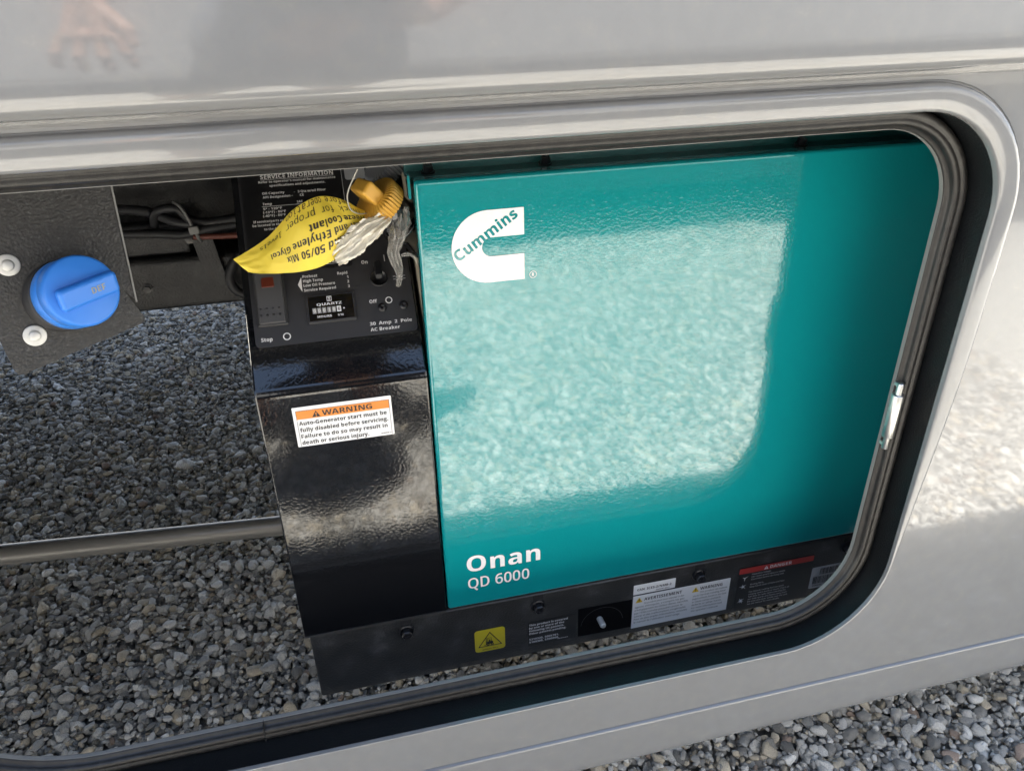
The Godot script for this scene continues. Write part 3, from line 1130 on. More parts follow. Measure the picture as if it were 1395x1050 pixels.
	rbox(st, Transform3D(K.basis, K * Vector3(-0.0182, 0.0853, 0.0010)), Vector3(0.0505, 0.0318, 0.0040), 0.0026, 4)
	var hm := obj("hour_meter", done(st), M.switch_black, gen)
	var H := lift(K, 0.0031)
	st = begin()
	plate(st, H, rrect(-0.0415, 0.0720, 0.0050, 0.0985, 0.0010), 0.0)
	obj("meter_face", done(st), M.meter_face, hm)
	st = begin()
	for k in 5:
		plate(st, lift(H, 0.0002), rrect(-0.0376 + 0.0050 * k, 0.0797, -0.0336 + 0.0050 * k, 0.0858, 0.0002))
	obj("digit_wheel", done(st), M.window_bar, hm)
	st = begin()
	plate(st, lift(H, 0.0002), rrect(-0.0126, 0.0797, -0.0082, 0.0858, 0.0002))
	obj("tenths_wheel", done(st), M.white, hm)
	st = begin()
	var H2 := lift(H, 0.0004)
	for k in 5:
		write(st, ["0", "0", "0", "1", "0"][k], bold, H2, Vector2(-0.0356 + 0.0050 * k, 0.0809), 0.0036, 0.0, 0.0, null, 0.0, 1)
	write(st, "QUARTZ", bold, H2, Vector2(-0.0328, 0.0878), 0.0028, 0.0262)
	write(st, "HOURS", bold, H2, Vector2(-0.0332, 0.0748), 0.0024, 0.0145)
	write(st, "1/10", bold, H2, Vector2(-0.0125, 0.0748), 0.0022, 0.0060)
	ring2(st, H2, Vector2(-0.0052, 0.0828), 0.0, 0.0009, 10)
	plate(st, H2, rrect(-0.0218, 0.0920, -0.0168, 0.0928, 0.0001))
	plate(st, H2, rrect(-0.0218, 0.0967, -0.0168, 0.0975, 0.0001))
	plate(st, H2, rrect(-0.0218, 0.0920, -0.0212, 0.0975, 0.0001))
	plate(st, H2, rrect(-0.0174, 0.0920, -0.0168, 0.0975, 0.0001))
	plate(st, lift(H2, 0.0001), PackedVector2Array([Vector2(-0.0208, 0.0962), Vector2(-0.0178, 0.0962), Vector2(-0.0193, 0.0948)]))
	plate(st, lift(H2, 0.0001), PackedVector2Array([Vector2(-0.0208, 0.0933), Vector2(-0.0178, 0.0933), Vector2(-0.0193, 0.0947)]))
	obj("meter_lettering", done(st), M.ink_white, hm)
	st = begin()
	write(st, "6", bold, H2, Vector2(-0.0104, 0.0809), 0.0036, 0.0, 0.0, null, 0.0, 1)
	obj("tenths_digit", done(st), M.ink_black, hm)
	# breaker toggle in its round hole
	st = begin(false)
	lathe(st, K * Vector3(0.0352, 0.1130, 0.0), K.basis.z, [Vector2(0.0, 0.0004), Vector2(0.0078, 0.0004), Vector2(0.0082, 0.0016), Vector2(0.0092, 0.0018), Vector2(0.0096, 0.0)], 32)
	var tg := obj("breaker_switch", done(st), M.label_black, gen)
	st = begin()
	rbox(st, Transform3D(K.basis * Basis(Vector3(1, 0, 0), -0.55), K * Vector3(0.0354, 0.1190, 0.0085)), Vector3(0.0075, 0.0230, 0.0065), 0.0016, 3)
	obj("toggle", done(st), M.switch_black, tg)
	for c in [Vector2(0.0346, 0.0800), Vector2(0.0575, 0.0800)]:
		st = begin(false)
		lathe(st, K * Vector3(c.x, c.y, 0.0), K.basis.z, [Vector2(0.0048, 0.0), Vector2(0.0046, 0.0012), Vector2(0.0030, 0.0022), Vector2(0.0012, 0.0024), Vector2(0.0008, 0.0014), Vector2(0.0, 0.0014)], 20)
		obj("screw", done(st), M.bolt, gen)

	# warning label on the lower front of the control box
	var wl := sticker(gen, "warning_label", Rect2(-0.0717, 0.6915, 0.1026, 0.0482), M.white, 0.0010)
	var W := gp(0.0008)
	st = begin()
	plate(st, W, rrect(-0.0682, 0.7252, 0.0282, 0.7352, 0.0003))
	obj("orange_band", done(st), M.orange, wl)
	warning_triangle(wl, gp(0.0011), Vector2(-0.0480, 0.7301), 0.0074, M.ink_black, M.orange)
	st = begin()
	var W2 := gp(0.0011)
	write(st, "WARNING", bold, W2, Vector2(-0.0418, 0.7272), 0.0062, 0.0520)
	write(st, "Auto-Generator start must be", bold, W, Vector2(-0.0668, 0.7178), 0.0048, 0.0915)
	write(st, "fully disabled before servicing.", bold, W, Vector2(-0.0668, 0.7098), 0.0048, 0.0925)
	write(st, "Failure to do so may result in", bold, W, Vector2(-0.0668, 0.7018), 0.0048, 0.0910)
	write(st, "death or serious injury.", bold, W, Vector2(-0.0668, 0.6940), 0.0048, 0.0705)
	write(st, "A029D929  A", bold, W, Vector2(0.0165, 0.6938), 0.0016, 0.0110)
	for e in [[-0.0685, 0.6922, -0.0681, 0.7356], [0.0281, 0.6922, 0.0285, 0.7356], [-0.0685, 0.7353, 0.0285, 0.7356]]:
		plate(st, W, rrect(e[0], e[1], e[2], e[3], 0.0001))
	obj("label_lettering", done(st), M.ink_black, wl)

	# yellow forklift label
	var fl := sticker(gen, "forklift_label", Rect2(0.1055, 0.3300, 0.0412, 0.0395), M.label_yellow, 0.0045)
	st = begin()
	var c := Vector2(0.1260, 0.3500)
	var tri_o := [c + Vector2(-0.0155, -0.0105), c + Vector2(0.0155, -0.0105), c + Vector2(0, 0.0140)]
	for k in 3:
		var a: Vector2 = tri_o[k]
		var b: Vector2 = tri_o[(k + 1) % 3]
		var d := (b - a).normalized()
		var n := Vector2(-d.y, d.x) * 0.0006
		plate(st, W, PackedVector2Array([a - n - d * 0.0006, b - n + d * 0.0006, b + n + d * 0.0006, a + n - d * 0.0006]))
	# forklift: body, mast, forks, cab, wheels
	plate(st, gp(0.0009), rrect(0.1215, 0.3430, 0.1300, 0.3478, 0.0008))
	plate(st, gp(0.0010), rrect(0.1203, 0.3417, 0.1212, 0.3550, 0.0002))
	plate(st, gp(0.0010), rrect(0.1175, 0.3417, 0.1214, 0.3424, 0.0002))
	plate(st, gp(0.0011), rrect(0.1225, 0.3475, 0.1230, 0.3545, 0.0002))
	plate(st, gp(0.0011), rrect(0.1225, 0.3540, 0.1280, 0.3546, 0.0002))
	plate(st, gp(0.0011), PackedVector2Array([Vector2(0.1272, 0.3476), Vector2(0.1280, 0.3476), Vector2(0.1280, 0.3542), Vector2(0.1275, 0.3542)]))
	plate(st, gp(0.0012), PackedVector2Array([Vector2(0.1240, 0.3478), Vector2(0.1262, 0.3478), Vector2(0.1256, 0.3515), Vector2(0.1246, 0.3515)]))
	ring2(st, gp(0.0012), Vector2(0.1230, 0.3424), 0.0008, 0.0020, 16)
	ring2(st, gp(0.0012), Vector2(0.1288, 0.3424), 0.0008, 0.0020, 16)
	write(st, "A043G261  REV A", bold, W, Vector2(0.1150, 0.3330), 0.0019, 0.0215)
	obj("label_lettering", done(st), M.ink_black, fl)

	# patents label: black with white print
	var pl := sticker(gen, "patent_label", Rect2(0.1778, 0.3225, 0.0682, 0.0445), M.label_black, 0.0010)
	st = begin()
	var lines := ["This product is covered", "by one or more of the", "following US patents.", "Other patents pending.", "", "5319320, 5005781,", "5189308, 5390068."]
	var wid := [0.0540, 0.0490, 0.0490, 0.0520, 0.0, 0.0420, 0.0420]
	for k in lines.size():
		if lines[k] != "":
			write(st, lines[k], bold, W, Vector2(0.1800, 0.3602 - 0.0053 * k), 0.0034, wid[k])
	write(st, "098-8013-02 A", bold, W, Vector2(0.2200, 0.3262), 0.0016, 0.0150)
	obj("label_lettering", done(st), M.ink_white, pl)

	# pocket with a threaded stud
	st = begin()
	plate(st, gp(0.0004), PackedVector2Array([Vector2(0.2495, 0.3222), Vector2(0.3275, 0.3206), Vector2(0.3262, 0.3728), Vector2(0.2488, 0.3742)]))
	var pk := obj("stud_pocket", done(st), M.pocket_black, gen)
	st = begin()
	ring2(st, gp(0.0008), Vector2(0.2835, 0.3385), 0.0300, 0.0309, 28, 0.1, PI - 0.1)
	obj("pocket_rim", done(st), M.rail, pk)
	st = begin(false)
	var sp := []
	for k in 14:
		sp.append(Vector2(0.0042 if k % 2 == 0 else 0.0036, 0.0012 * k))
	sp.append(Vector2(0.0030, 0.0168))
	sp.append(Vector2(0.0, 0.0168))
	lathe(st, Vector3(0.2798, 0.3492, GZ), Vector3(0.02, 0.06, 1), sp, 20)
	obj("threaded_stud", done(st), M.washer, pk)

	# compliance strip, bilingual label, danger label, barcode label
	var cl := sticker(gen, "compliance_label", Rect2(0.3275, 0.3800, 0.0610, 0.0172), M.white, 0.0006)
	st = begin()
	write(st, "CAN  ICES-2/NMB-2", bold, W, Vector2(0.3325, 0.3868), 0.0040, 0.0500)
	write(st, "A029D941 REV A", bold, W, Vector2(0.3600, 0.3822), 0.0018, 0.0200)
	obj("label_lettering", done(st), M.ink_black, cl)
	var al := sticker(gen, "bilingual_warning_label", Rect2(0.3278, 0.3170, 0.1455, 0.0602), M.white, 0.0006, 0.0001)
	warning_triangle(al, gp(0.0009), Vector2(0.3365, 0.3695), 0.0092, M.symbol_yellow, M.ink_black)
	warning_triangle(al, gp(0.0009), Vector2(0.4205, 0.3685), 0.0092, M.symbol_yellow, M.ink_black)
	st = begin()
	write(st, "AVERTISSEMENT", bold, W, Vector2(0.3440, 0.3668), 0.0054, 0.0560)
	write(st, "WARNING", bold, W, Vector2(0.4275, 0.3664), 0.0054, 0.0340)
	var fr := ["Ce produit peut vous exposer \u00e0 des", "agents chimiques, y compris les gaz", "d'\u00e9chappement du moteur diesel, identifi\u00e9s", "par l'\u00c9tat comme pouvant causer le", "cancer et des malformations cong\u00e9nitales.", "Pour de plus amples informations, consultez", "le manuel de l'utilisateur avant usage."]
	var en := ["This product can expose", "you to chemicals including diesel", "engine exhaust, known to the State", "to cause cancer and birth", "defects or other harm.", "For more information read", "the operator's manual."]
	for k in 7:
		write(st, fr[k], sans, W, Vector2(0.3440 if k == 0 else 0.3310, 0.3606 - 0.0057 * k), 0.0030, [0.060, 0.074, 0.080, 0.072, 0.078, 0.080, 0.070][k])
		write(st, en[k], sans, W, Vector2(0.4275 if k == 0 else 0.4175, 0.3606 - 0.0057 * k), 0.0030, [0.042, 0.050, 0.052, 0.044, 0.046, 0.047, 0.042][k])
	obj("label_lettering", done(st), M.ink_black, al)
	var dl := sticker(gen, "danger_label", Rect2(0.4858, 0.3105, 0.1170, 0.0810), M.label_black, 0.0008)
	st = begin()
	plate(st, W, rrect(0.4858, 0.3802, 0.6020, 0.3902, 0.0002))
	obj("red_band", done(st), M.red, dl)
	warning_triangle(dl, W2, Vector2(0.5270, 0.3851), 0.0062, M.white, M.red)
	st = begin()
	write(st, "DANGER", bold, W2, Vector2(0.5330, 0.3825), 0.0054, 0.0340)
	var dt := ["Hazardous Voltage.", "Can cause severe injury or death.", "Disconnect before servicing unit.", "", "Moving Parts.", "Keep hands clear of belts and fans.", "", "Fire Hazard. Leaking fuel can ignite", "causing severe burns or death. Check all", "fuel lines for leaks before starting the", "set. Keep sparks and flames away from", "the area and never smoke near the unit.", "See the manual for more details."]
	for k in dt.size():
		if dt[k] != "":
			write(st, dt[k], sans, W, Vector2(0.5060, 0.3755 - 0.0048 * k), 0.0026)
	# pictograms: falling person, hand in belt, burst
	for g in [[0.4955, 0.3715, 3], [0.4945, 0.3560, 5], [0.4945, 0.3290, 8]]:
		for k in g[2]:
			var a: float = TAU * k / g[2] + 0.5
			var q := Vector2(g[0], g[1])
			var d := Vector2(cos(a), sin(a))
			var n := Vector2(-d.y, d.x) * 0.0010
			plate(st, gp(0.0009 + 0.0001 * k), PackedVector2Array([q - n, q + n, q + d * (0.0062 if k % 2 == 0 else 0.0045)]))
	obj("label_lettering", done(st), M.ink_white, dl)
	var bl := sticker(gen, "barcode_label", Rect2(0.6045, 0.3245, 0.0640, 0.0405), M.label_silver, 0.0022)
	st = begin()
	rng.seed = 77
	var bx := 0.618
	while bx < 0.647:
		var bw := 0.0004 + 0.0004 * rng.randi_range(0, 2)
		plate(st, W, rrect(bx, 0.3500, bx + bw, 0.3620, 0.00005))
		bx += bw + 0.0004 + 0.0004 * rng.randi_range(0, 1)
	bx = 0.609
	while bx < 0.656:
		var bw := 0.0004 + 0.0004 * rng.randi_range(0, 2)
		plate(st, W, rrect(bx, 0.3330, bx + bw, 0.3470, 0.00005))
		bx += bw + 0.0004 + 0.0004 * rng.randi_range(0, 1)
	write(st, "SERIAL  G220104571", bold, W, Vector2(0.6095, 0.3280), 0.0030, 0.0465)
	obj("label_lettering", done(st), M.ink_black, bl)

	# oil filler: black tube leaning out between box and cover, yellow ribbed cap
	var ax := Vector3(-0.62, 0.74, 0.27).normalized()
	var cc := Vector3(0.0424, 0.9366, -0.190)
	st = begin(false)
	lathe(st, cc - ax * 0.12, ax, [Vector2(0.0165, 0.0), Vector2(0.0165, 0.075), Vector2(0.0210, 0.078), Vector2(0.0212, 0.112)], 32)
	lathe(st, cc - ax * 0.036, ax, [Vector2(0.0215, 0.0), Vector2(0.0232, 0.001), Vector2(0.0232, 0.004), Vector2(0.0215, 0.005)], 32)
	obj("filler_tube", done(st), M.gloss_black, gen)
	filler_cap(gen, "oil_cap", cc, ax, M.cap_yellow, 0.9)
	filler_cap(gen, "coolant_cap", Vector3(0.0560, 0.9620, -0.235), Vector3(-0.66, 0.72, 0.2).normalized(), M.cap_grey, 0.92)

func filler_cap(gen: Node3D, called: String, c: Vector3, ax: Vector3, m: Material, s: float) -> void:
	var st := begin(false)
	lathe(st, c - ax * 0.008 * s, ax, [Vector2(0.020, 0.0), Vector2(0.0262 * s, 0.0), Vector2(0.0272 * s, 0.0012), Vector2(0.0272 * s, 0.0128), Vector2(0.0262 * s, 0.0146), Vector2(0.0242 * s, 0.0156), Vector2(0.0, 0.0160)], 336, 0.0009 * s, 42)
	var o := obj(called, done(st), m, gen)
	var u := ax.cross(Vector3(0, 0, 1)).normalized()
	var v := ax.cross(u)
	st = begin()
	rbox(st, Transform3D(Basis(u, v, ax) * Basis(Vector3(0, 0, 1), 0.35), c + ax * (0.0155 * s)), Vector3(0.017, 0.030, 0.032) * s, 0.003, 3)
	obj("cap_knob", done(st), m, o)

const TAG_UP := [Vector3(0.0374, 0.9268, -0.1850), Vector3(0.0224, 0.9353, -0.1800), Vector3(0.0095, 0.9455, -0.1750), Vector3(-0.0067, 0.9523, -0.1700), Vector3(-0.0201, 0.9526, -0.1650), Vector3(-0.0379, 0.9438, -0.1650), Vector3(-0.0536, 0.9292, -0.1700), Vector3(-0.0681, 0.9155, -0.1750), Vector3(-0.0844, 0.9062, -0.1750), Vector3(-0.1005, 0.9001, -0.1700)]
const TAG_LO := [Vector3(0.0472, 0.9157, -0.1800), Vector3(0.0335, 0.9111, -0.1750), Vector3(0.0182, 0.9061, -0.1650), Vector3(0.0031, 0.9006, -0.1550), Vector3(-0.0186, 0.8939, -0.1450), Vector3(-0.0358, 0.8906, -0.1450), Vector3(-0.0496, 0.8884, -0.1500), Vector3(-0.0666, 0.8877, -0.1550), Vector3(-0.0789, 0.8872, -0.1600), Vector3(-0.0892, 0.8876, -0.1650)]

var tag_noise := FastNoiseLite.new()
var tag_u: Array
var tag_l: Array
func tag_point(u: float, v: float, off := 0.0) -> Vector3:
	var f := clampf(u, 0.0, 1.0) * (tag_u.size() - 1)
	var i := mini(int(f), tag_u.size() - 2)
	var a: Vector3 = tag_u[i].lerp(tag_u[i + 1], f - i)
	var b: Vector3 = tag_l[i].lerp(tag_l[i + 1], f - i)
	var p := b.lerp(a, v)
	var du: Vector3 = (tag_u[i + 1] - tag_u[i]).lerp(tag_l[i + 1] - tag_l[i], 1 - v)
	var n := du.cross(a - b).normalized()
	if n.z < 0:
		n = -n
	var bulge := 0.006 * sin(PI * v) * sin(PI * clampf(u * 1.1, 0, 1))
	var crease := 0.0022 * tag_noise.get_noise_2d(u * 3.2, v * 1.4) - 0.0012 * absf(tag_noise.get_noise_2d(u * 2.0 + 9.0, v * 0.7 + u))
	return p + n * (off + bulge + crease)

func build_tag() -> void:
	tag_noise.seed = 12
	tag_noise.frequency = 1.1
	tag_u = spline(TAG_UP, 8)
	tag_l = spline(TAG_LO, 8)
	var t := thing("warning_tag", "curled yellow paper tag with upside-down print hanging from the ribbed yellow oil cap", "tag", Vector3(-0.03, 0.9, -0.16))
	var st := begin(false)
	var rows := []
	for v in 17:
		var row := PackedVector3Array()
		for k in tag_u.size():
			row.append(tag_point(float(k) / (tag_u.size() - 1), v / 16.0))
		rows.append(row)
	grid(st, rows)
	obj("paper_sheet", done(st), M.tag_yellow, t)
	st = begin()
	# x of the text runs from the cap towards the free end, its up side faces the lower edge
	var wp := func(q: Vector2) -> Vector3: return tag_point(q.x / 0.165, q.y / 0.05, 0.0004)
	var put := func(s: String, f: Font, u: float, v: float, h: float, w: float) -> void:
		write(st, s, f, Transform3D(), Vector2.ZERO, h, w, 0.0, func(q: Vector2) -> Vector3: return wp.call(Vector2(u + q.x, v - q.y)))
	put.call("contain SAE 15W", bold, 0.004, 0.0068, 0.0050, 0.044)
	put.call("40 Oil, and 50/50 Mix", bold, 0.026, 0.0150, 0.0060, 0.082)
	put.call("Water and Ethylene Glycol", bold, 0.020, 0.0238, 0.0060, 0.104)
	put.call("Freeze Coolant", bold, 0.022, 0.0322, 0.0060, 0.058)
	put.call("check for proper levels", mono, 0.024, 0.0418, 0.0056, 0.112)
	put.call("before operation.", mono, 0.034, 0.0495, 0.0056, 0.070)
	obj("tag_lettering", done(st), M.ink_black, t)
	st = begin(false)
	tube(st, spline([Vector3(0.0243, 0.9751, -0.17), Vector3(0.0185, 0.9654, -0.17), Vector3(0.0133, 0.9555, -0.17), Vector3(0.0116, 0.9473, -0.17), Vector3(0.0138, 0.9374, -0.17), Vector3(0.0215, 0.9324, -0.172), Vector3(0.0303, 0.9310, -0.178)], 8), 0.0006, 8)
	obj("tie_thread", done(st), M.thread, t)

func ribbon(pts: Array, widths: Array, across: Vector3, noise_amp: float, sd: int) -> Mesh:
	var n := FastNoiseLite.new()
	n.seed = sd
	n.frequency = 60.0
	var st := begin(false)
	var sp := spline(pts, 10)
	var rows := []
	for j in 31:
		var v := j / 30.0 * 2 - 1
		var row := PackedVector3Array()
		for k in sp.size():
			var f := float(k) / (sp.size() - 1) * (widths.size() - 1)
			var i := mini(int(f), widths.size() - 2)
			var w: float = lerpf(widths[i], widths[i + 1], f - i)
			var ragged := 1.0 + 0.4 * n.get_noise_2d(k * 0.002 + v * 0.1, sd)
			var p: Vector3 = sp[k] + across * v * w * ragged
			# lengthwise pleats that wander, with small crumples over them
			var pleat := sin(v * 11.0 + 3.0 * n.get_noise_2d(k * 0.0006, sd * 2.0)) * 0.35 + sin(v * 23.0 + k * 0.05) * 0.15
			p += Vector3(0.3, 0.3, 1) * noise_amp * (0.5 * n.get_noise_2d(v * 0.05 + sd, k * 0.0008) + pleat * 0.6)
			row.append(p)
		rows.append(row)
	grid(st, rows)
	return done(st)

func build_wrap() -> void:
	var o := thing("torn_plastic_wrap", "torn crinkled plastic film wrapped round the black filler tube below the yellow cap", "plastic wrap", Vector3(0.04, 0.91, -0.17))
	obj("shredded_end", ribbon([Vector3(0.0500, 0.9290, -0.172), Vector3(0.0427, 0.9263, -0.165), Vector3(0.0298, 0.9203, -0.160), Vector3(0.0163, 0.9131, -0.155), Vector3(0.0034, 0.9051, -0.150), Vector3(-0.0077, 0.8983, -0.150)], [0.004, 0.007, 0.011, 0.0125, 0.011, 0.0085], Vector3(0.5, -0.80, 0.3).normalized(), 0.008, 4), M.wrap, o)
	obj("hanging_film", ribbon([Vector3(0.0559, 0.9317, -0.180), Vector3(0.0578, 0.9184, -0.172), Vector3(0.0546, 0.9055, -0.168), Vector3(0.0504, 0.8909, -0.170), Vector3(0.0524, 0.8760, -0.175), Vector3(0.0543, 0.8662, -0.180), Vector3(0.0530, 0.8482, -0.190)], [0.013, 0.012, 0.009, 0.0065, 0.006, 0.0035, 0.0015], Vector3(0.93, 0.25, 0.2).normalized(), 0.010, 9), M.clear_wrap, o)
	obj("film_curl", ribbon([Vector3(0.0560, 0.8880, -0.168), Vector3(0.0640, 0.8900, -0.166), Vector3(0.0700, 0.8850, -0.165), Vector3(0.0712, 0.8790, -0.166)], [0.002, 0.0022, 0.0018, 0.001], Vector3(0.2, 0.9, 0.3).normalized(), 0.002, 12), M.clear_wrap, o)

# smooth union of tapered capsules, meshed as surface nets; bones: [a, b, radius a, radius b]
func body_mesh(bones: Array, cell: float, k: float) -> ArrayMesh:
	var lo := Vector3.ONE * 1e9
	var hi := -lo
	for b in bones:
		var r: float = max(b[2], b[3]) + cell * 3 + k
		lo = lo.min(b[0] - Vector3.ONE * r).min(b[1] - Vector3.ONE * r)
		hi = hi.max(b[0] + Vector3.ONE * r).max(b[1] + Vector3.ONE * r)
	var nx := int((hi.x - lo.x) / cell) + 2
	var ny := int((hi.y - lo.y) / cell) + 2
	var nz := int((hi.z - lo.z) / cell) + 2
	var f := PackedFloat32Array()
	f.resize(nx * ny * nz)
	f.fill(1.0)
	for b in bones:
		var a: Vector3 = b[0]
		var d: Vector3 = b[1] - a
		var dd: float = max(d.length_squared(), 1e-9)
		var ra: float = b[2]
		var rb: float = b[3]
		var m: float = max(ra, rb) + k + cell * 2.5
		var p0 := a.min(b[1]) - Vector3.ONE * m - lo
		var p1 := a.max(b[1]) + Vector3.ONE * m - lo
		for z in range(maxi(0, int(p0.z / cell)), mini(nz, int(p1.z / cell) + 1)):
			for y in range(maxi(0, int(p0.y / cell)), mini(ny, int(p1.y / cell) + 1)):
				var row := (z * ny + y) * nx
				for x in range(maxi(0, int(p0.x / cell)), mini(nx, int(p1.x / cell) + 1)):
					var p := lo + Vector3(x, y, z) * cell - a
					var t := clampf(p.dot(d) / dd, 0.0, 1.0)
					var v := (p - d * t).length() - lerpf(ra, rb, t)
					var o := f[row + x]
					var h := maxf(k - absf(v - o), 0.0) / k
					f[row + x] = minf(v, o) - h * h * k * 0.25
	var at := {}
	var verts := PackedVector3Array()
	var step := [1, nx, nx * ny]
	var st := SurfaceTool.new()
	st.begin(Mesh.PRIMITIVE_TRIANGLES)
	st.set_smooth_group(0)
	for z in nz - 1:
		for y in ny - 1:
			for x in nx - 1:
				var i := (z * ny + y) * nx + x
				var n := 0
				var c := Vector3.ZERO
				var v0 := f[i]
				# quick reject
				if absf(v0) > cell * 2.0:
					continue
				for e in [[0, 1, 0], [1, 3, 1], [2, 3, 0], [0, 2, 1], [4, 5, 0], [5, 7, 1], [6, 7, 0], [4, 6, 1], [0, 4, 2], [1, 5, 2], [2, 6, 2], [3, 7, 2]]:
					var pa := Vector3(e[0] & 1, (e[0] >> 1) & 1, (e[0] >> 2) & 1)
					var pb := Vector3(e[1] & 1, (e[1] >> 1) & 1, (e[1] >> 2) & 1)
					var fa := f[i + int(pa.x) + int(pa.y) * nx + int(pa.z) * nx * ny]
					var fb := f[i + int(pb.x) + int(pb.y) * nx + int(pb.z) * nx * ny]
					if (fa < 0) != (fb < 0):
						c += pa.lerp(pb, fa / (fa - fb))
						n += 1
				if n > 0:
					at[i] = verts.size()
					verts.append(lo + (Vector3(x, y, z) + c / n) * cell)
	for v in verts:
		st.add_vertex(v)
	for i in at:
		for ax in 3:
			var s: int = step[ax]
			var u: int = step[(ax + 1) % 3]
			var w: int = step[(ax + 2) % 3]
			var a: bool = f[i] < 0
			var b: bool = f[i + s] < 0
			if a == b or not (at.has(i - u) and at.has(i - w) and at.has(i - u - w)):
				continue
			var q := [at[i], at[i - u], at[i - u - w], at[i - w]]
			if not a:
				q.reverse()
			for j in [0, 2, 1, 0, 3, 2]:
				st.add_index(q[j])
	st.generate_normals()
	return st.commit()

func build_person() -> void:
	var p := thing("person", "person in grey t-shirt, dark shorts and hat holding a phone, mirrored in the paint", "person", Vector3(0.13, 0, 0.98))
	var hip := Vector3(-0.02, 0.98, 1.06)
	var chest := Vector3(0.03, 1.33, 0.84)
	var neck := Vector3(0.0, 1.47, 0.62)
	var head := Vector3(-0.02, 1.565, 0.50)
	var sl := Vector3(-0.13, 1.45, 0.77)
	var sr := Vector3(0.23, 1.45, 0.77)
	var el := Vector3(-0.24, 1.19, 0.93)
	var er := Vector3(0.36, 1.20, 0.88)
	var wl := Vector3(-0.300, 1.115, 0.77)
	var wr := Vector3(0.155, 1.085, 0.70)
	var kl := Vector3(-0.24, 0.54, 0.97)
	var kr := Vector3(0.03, 0.54, 0.99)
	var al := Vector3(-0.30, 0.085, 1.08)
	var ar := Vector3(0.02, 0.085, 1.10)
	var hl := hip + Vector3(-0.09, -0.03, 0)
	var hr := hip + Vector3(0.09, -0.03, 0)
	var bones := [
		[hip + Vector3(-0.06, 0, 0), hip + Vector3(0.06, 0, 0), 0.115, 0.115], [hip, chest, 0.115, 0.125],
		[chest + Vector3(-0.09, 0.02, 0), chest + Vector3(0.09, 0.02, 0), 0.095, 0.095], [sl, sr, 0.055, 0.055],
		[chest, neck, 0.09, 0.055], [neck, head + Vector3(0, -0.06, 0.01), 0.054, 0.05],
		[head + Vector3(0, 0.015, 0.012), head + Vector3(0, 0.02, -0.01), 0.085, 0.08], [head + Vector3(0, -0.055, -0.03), head + Vector3(0, -0.03, -0.02), 0.05, 0.065],
		[head + Vector3(0, 0.0, -0.085), head + Vector3(0, -0.03, -0.105), 0.010, 0.014],
		[head + Vector3(-0.082, -0.005, 0.012), head + Vector3(-0.084, -0.03, 0.008), 0.014, 0.010], [head + Vector3(0.082, -0.005, 0.012), head + Vector3(0.084, -0.03, 0.008), 0.014, 0.010],
		[head + Vector3(-0.02, -0.062, -0.078), head + Vector3(0.02, -0.062, -0.078), 0.008, 0.008],
		[sl, el, 0.050, 0.040], [el, wl, 0.040, 0.027], [sr, er, 0.050, 0.040], [er, wr, 0.040, 0.027],
		[hl, kl, 0.085, 0.058], [kl, kl.lerp(al, 0.35) + Vector3(0, 0, 0.02), 0.055, 0.056], [kl.lerp(al, 0.35) + Vector3(0, 0, 0.02), al, 0.056, 0.036],
		[hr, kr, 0.085, 0.058], [kr, kr.lerp(ar, 0.35) + Vector3(0, 0, 0.02), 0.055, 0.056], [kr.lerp(ar, 0.35) + Vector3(0, 0, 0.02), ar, 0.056, 0.036],
		[al, al + Vector3(-0.01, -0.05, -0.12), 0.04, 0.028], [ar, ar + Vector3(0.01, -0.05, -0.12), 0.04, 0.028]]
	var body := body_mesh(bones, 0.013, 0.03)
	# hands on a fine grid of their own, joined into the body
	var left := [[wl.lerp(el, 0.15), wl, 0.027, 0.025], [wl, wl + Vector3(-0.026, -0.052, -0.020), 0.022, 0.014], [wl, wl + Vector3(0.020, -0.055, -0.022), 0.022, 0.014], [wl + Vector3(-0.026, -0.052, -0.020), wl + Vector3(0.020, -0.055, -0.022), 0.013, 0.013]]
	var lens := [0.062, 0.078, 0.084, 0.074]
	for k in 4:
		var b := wl + Vector3(-0.037 + 0.0245 * k, -0.060, -0.024)
		var m: Vector3 = b + Vector3(-0.010 + 0.006 * k, -0.030, -0.008).normalized() * lens[k] * 0.46
		var t: Vector3 = m + Vector3(-0.006 + 0.004 * k, -0.030, 0.004).normalized() * lens[k] * 0.30
		var e: Vector3 = t + Vector3(0.0, -0.030, 0.012).normalized() * lens[k] * 0.24
		left.append([b, m, 0.0095, 0.0088])
		left.append([m, t, 0.0088, 0.0080])
		left.append([t, e, 0.0080, 0.0072])
	var tb := wl + Vector3(0.020, -0.018, -0.012)
	left.append([tb, tb + Vector3(0.030, -0.026, -0.014), 0.013, 0.0105])
	left.append([tb + Vector3(0.030, -0.026, -0.014), tb + Vector3(0.036, -0.056, -0.020), 0.0105, 0.0085])
	var right := [[wr.lerp(er, 0.15), wr, 0.027, 0.025], [wr, Vector3(0.135, 1.108, 0.645), 0.022, 0.015], [wr, Vector3(0.120, 1.075, 0.652), 0.022, 0.016], [Vector3(0.135, 1.108, 0.645), Vector3(0.120, 1.075, 0.652), 0.014, 0.014]]
	for k in 4:
		var b := Vector3(0.136 - 0.004 * k, 1.122 - 0.017 * k, 0.636)
		var m := b + Vector3(0.004, 0.004, -0.036)
		var e := m + Vector3(-0.030, 0.002, -0.018)
		right.append([b, m, 0.0095, 0.0088])
		right.append([m, e, 0.0088, 0.0075])
	right.append([Vector3(0.125, 1.10, 0.68), Vector3(0.092, 1.125, 0.655), 0.0125, 0.010])
	right.append([Vector3(0.092, 1.125, 0.655), Vector3(0.070, 1.135, 0.634), 0.010, 0.0085])
	var st := SurfaceTool.new()
	st.begin(Mesh.PRIMITIVE_TRIANGLES)
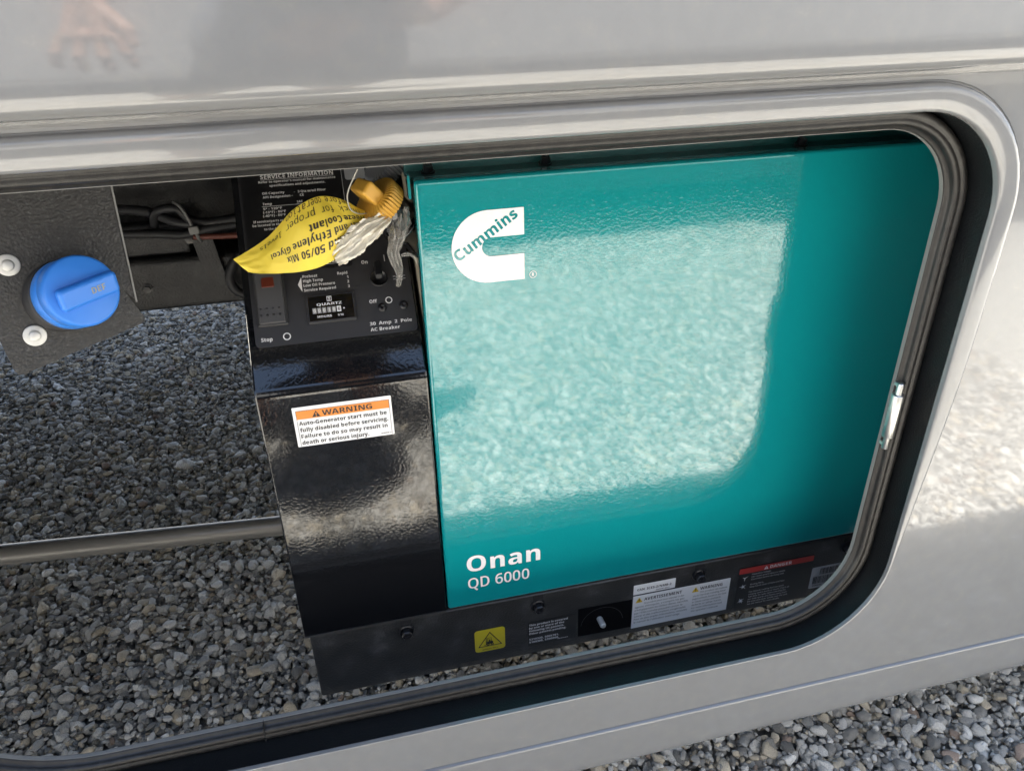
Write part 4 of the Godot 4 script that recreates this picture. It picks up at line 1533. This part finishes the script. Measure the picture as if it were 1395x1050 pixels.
	for m in [body, body_mesh(left, 0.0036, 0.006), body_mesh(right, 0.0036, 0.006)]:
		st.append_from(m, 0, Transform3D())
	obj("body", st.commit(), M.skin, p)
	var down := func(a: Vector3, b: Vector3, f: float) -> Vector3: return a.lerp(b, f)
	obj("shirt", body_mesh([[hip + Vector3(-0.065, 0.03, 0), hip + Vector3(0.065, 0.03, 0), 0.128, 0.128], [hip + Vector3(0, 0.04, 0), chest, 0.128, 0.137], [chest + Vector3(-0.09, 0.02, 0), chest + Vector3(0.09, 0.02, 0), 0.108, 0.108], [sl, sr, 0.068, 0.068], [chest, neck - Vector3(0, 0.03, 0), 0.10, 0.066], [sl, down.call(sl, el, 0.62), 0.064, 0.062], [sr, down.call(sr, er, 0.62), 0.064, 0.062]], 0.014, 0.03), M.shirt, p)
	obj("shorts", body_mesh([[hip + Vector3(-0.06, -0.02, 0), hip + Vector3(0.06, -0.02, 0), 0.124, 0.124], [hl, down.call(hl, kl, 0.86), 0.102, 0.086], [hr, down.call(hr, kr, 0.86), 0.102, 0.086]], 0.014, 0.02), M.shorts, p)
	for a in [al, ar]:
		var s: float = -0.01 if a == al else 0.01
		obj("shoe", body_mesh([[a + Vector3(0, -0.045, 0.03), a + Vector3(s, -0.052, -0.13), 0.046, 0.036], [a + Vector3(0, -0.01, 0), a + Vector3(s, -0.045, -0.07), 0.048, 0.040]], 0.011, 0.02), M.charcoal, p)
	obj("hair", body_mesh([[head + Vector3(0, 0.035, 0.03), head + Vector3(0, 0.045, 0.0), 0.085, 0.078], [head + Vector3(0, -0.01, 0.05), head + Vector3(0, 0.03, 0.04), 0.07, 0.08]], 0.010, 0.02), M.hair, p)
	for s in [-0.03, 0.03]:
		st = begin(false)
		var eye := head + Vector3(s, -0.002, -0.080)
		lathe(st, eye, Vector3(0, -0.2, -1), [Vector2(0.011, -0.004), Vector2(0.010, 0.002), Vector2(0.006, 0.006), Vector2(0.0, 0.0075)], 16)
		obj("eye", done(st), M.white, p)
	st = begin(false)
	var ha := Vector3(0, 0.80, -0.60).normalized()
	lathe(st, head + Vector3(0, 0.005, 0.0), ha, [Vector2(0.08, 0.020), Vector2(0.13, 0.018), Vector2(0.20, 0.004), Vector2(0.203, 0.006), Vector2(0.20, 0.009), Vector2(0.13, 0.026), Vector2(0.105, 0.03), Vector2(0.10, 0.07), Vector2(0.085, 0.105), Vector2(0.05, 0.118), Vector2(0.0, 0.12)], 40)
	obj("hat", done(st), M.hat, p)
	# the phone, just behind the viewpoint
	var ph := thing("phone", "dark phone held in the right hand of the person facing the bay", "phone", Vector3(0.05, 1.12, 0.59))
	var cb := Basis(Vector3(0.9724, -0.0188, 0.2327), Vector3(0.1290, 0.8743, -0.4680), Vector3(-0.1947, 0.4851, 0.8525)).orthonormalized()
	var o := Vector3(0, 1.14, 0.56)
	st = begin()
	rbox(st, Transform3D(cb, o + cb * Vector3(0.050, -0.018, 0.016)), Vector3(0.152, 0.072, 0.0085), 0.004, 4)
	obj("case", done(st), M.switch_black, ph)
	st = begin(false)
	lathe(st, o + cb * Vector3(0, 0, 0.0115), -cb.z, [Vector2(0.0, 0.0012), Vector2(0.0062, 0.0012), Vector2(0.0066, 0.0026), Vector2(0.0078, 0.0026), Vector2(0.0080, 0.0)], 24)
	obj("lens_ring", done(st), M.zinc, ph)
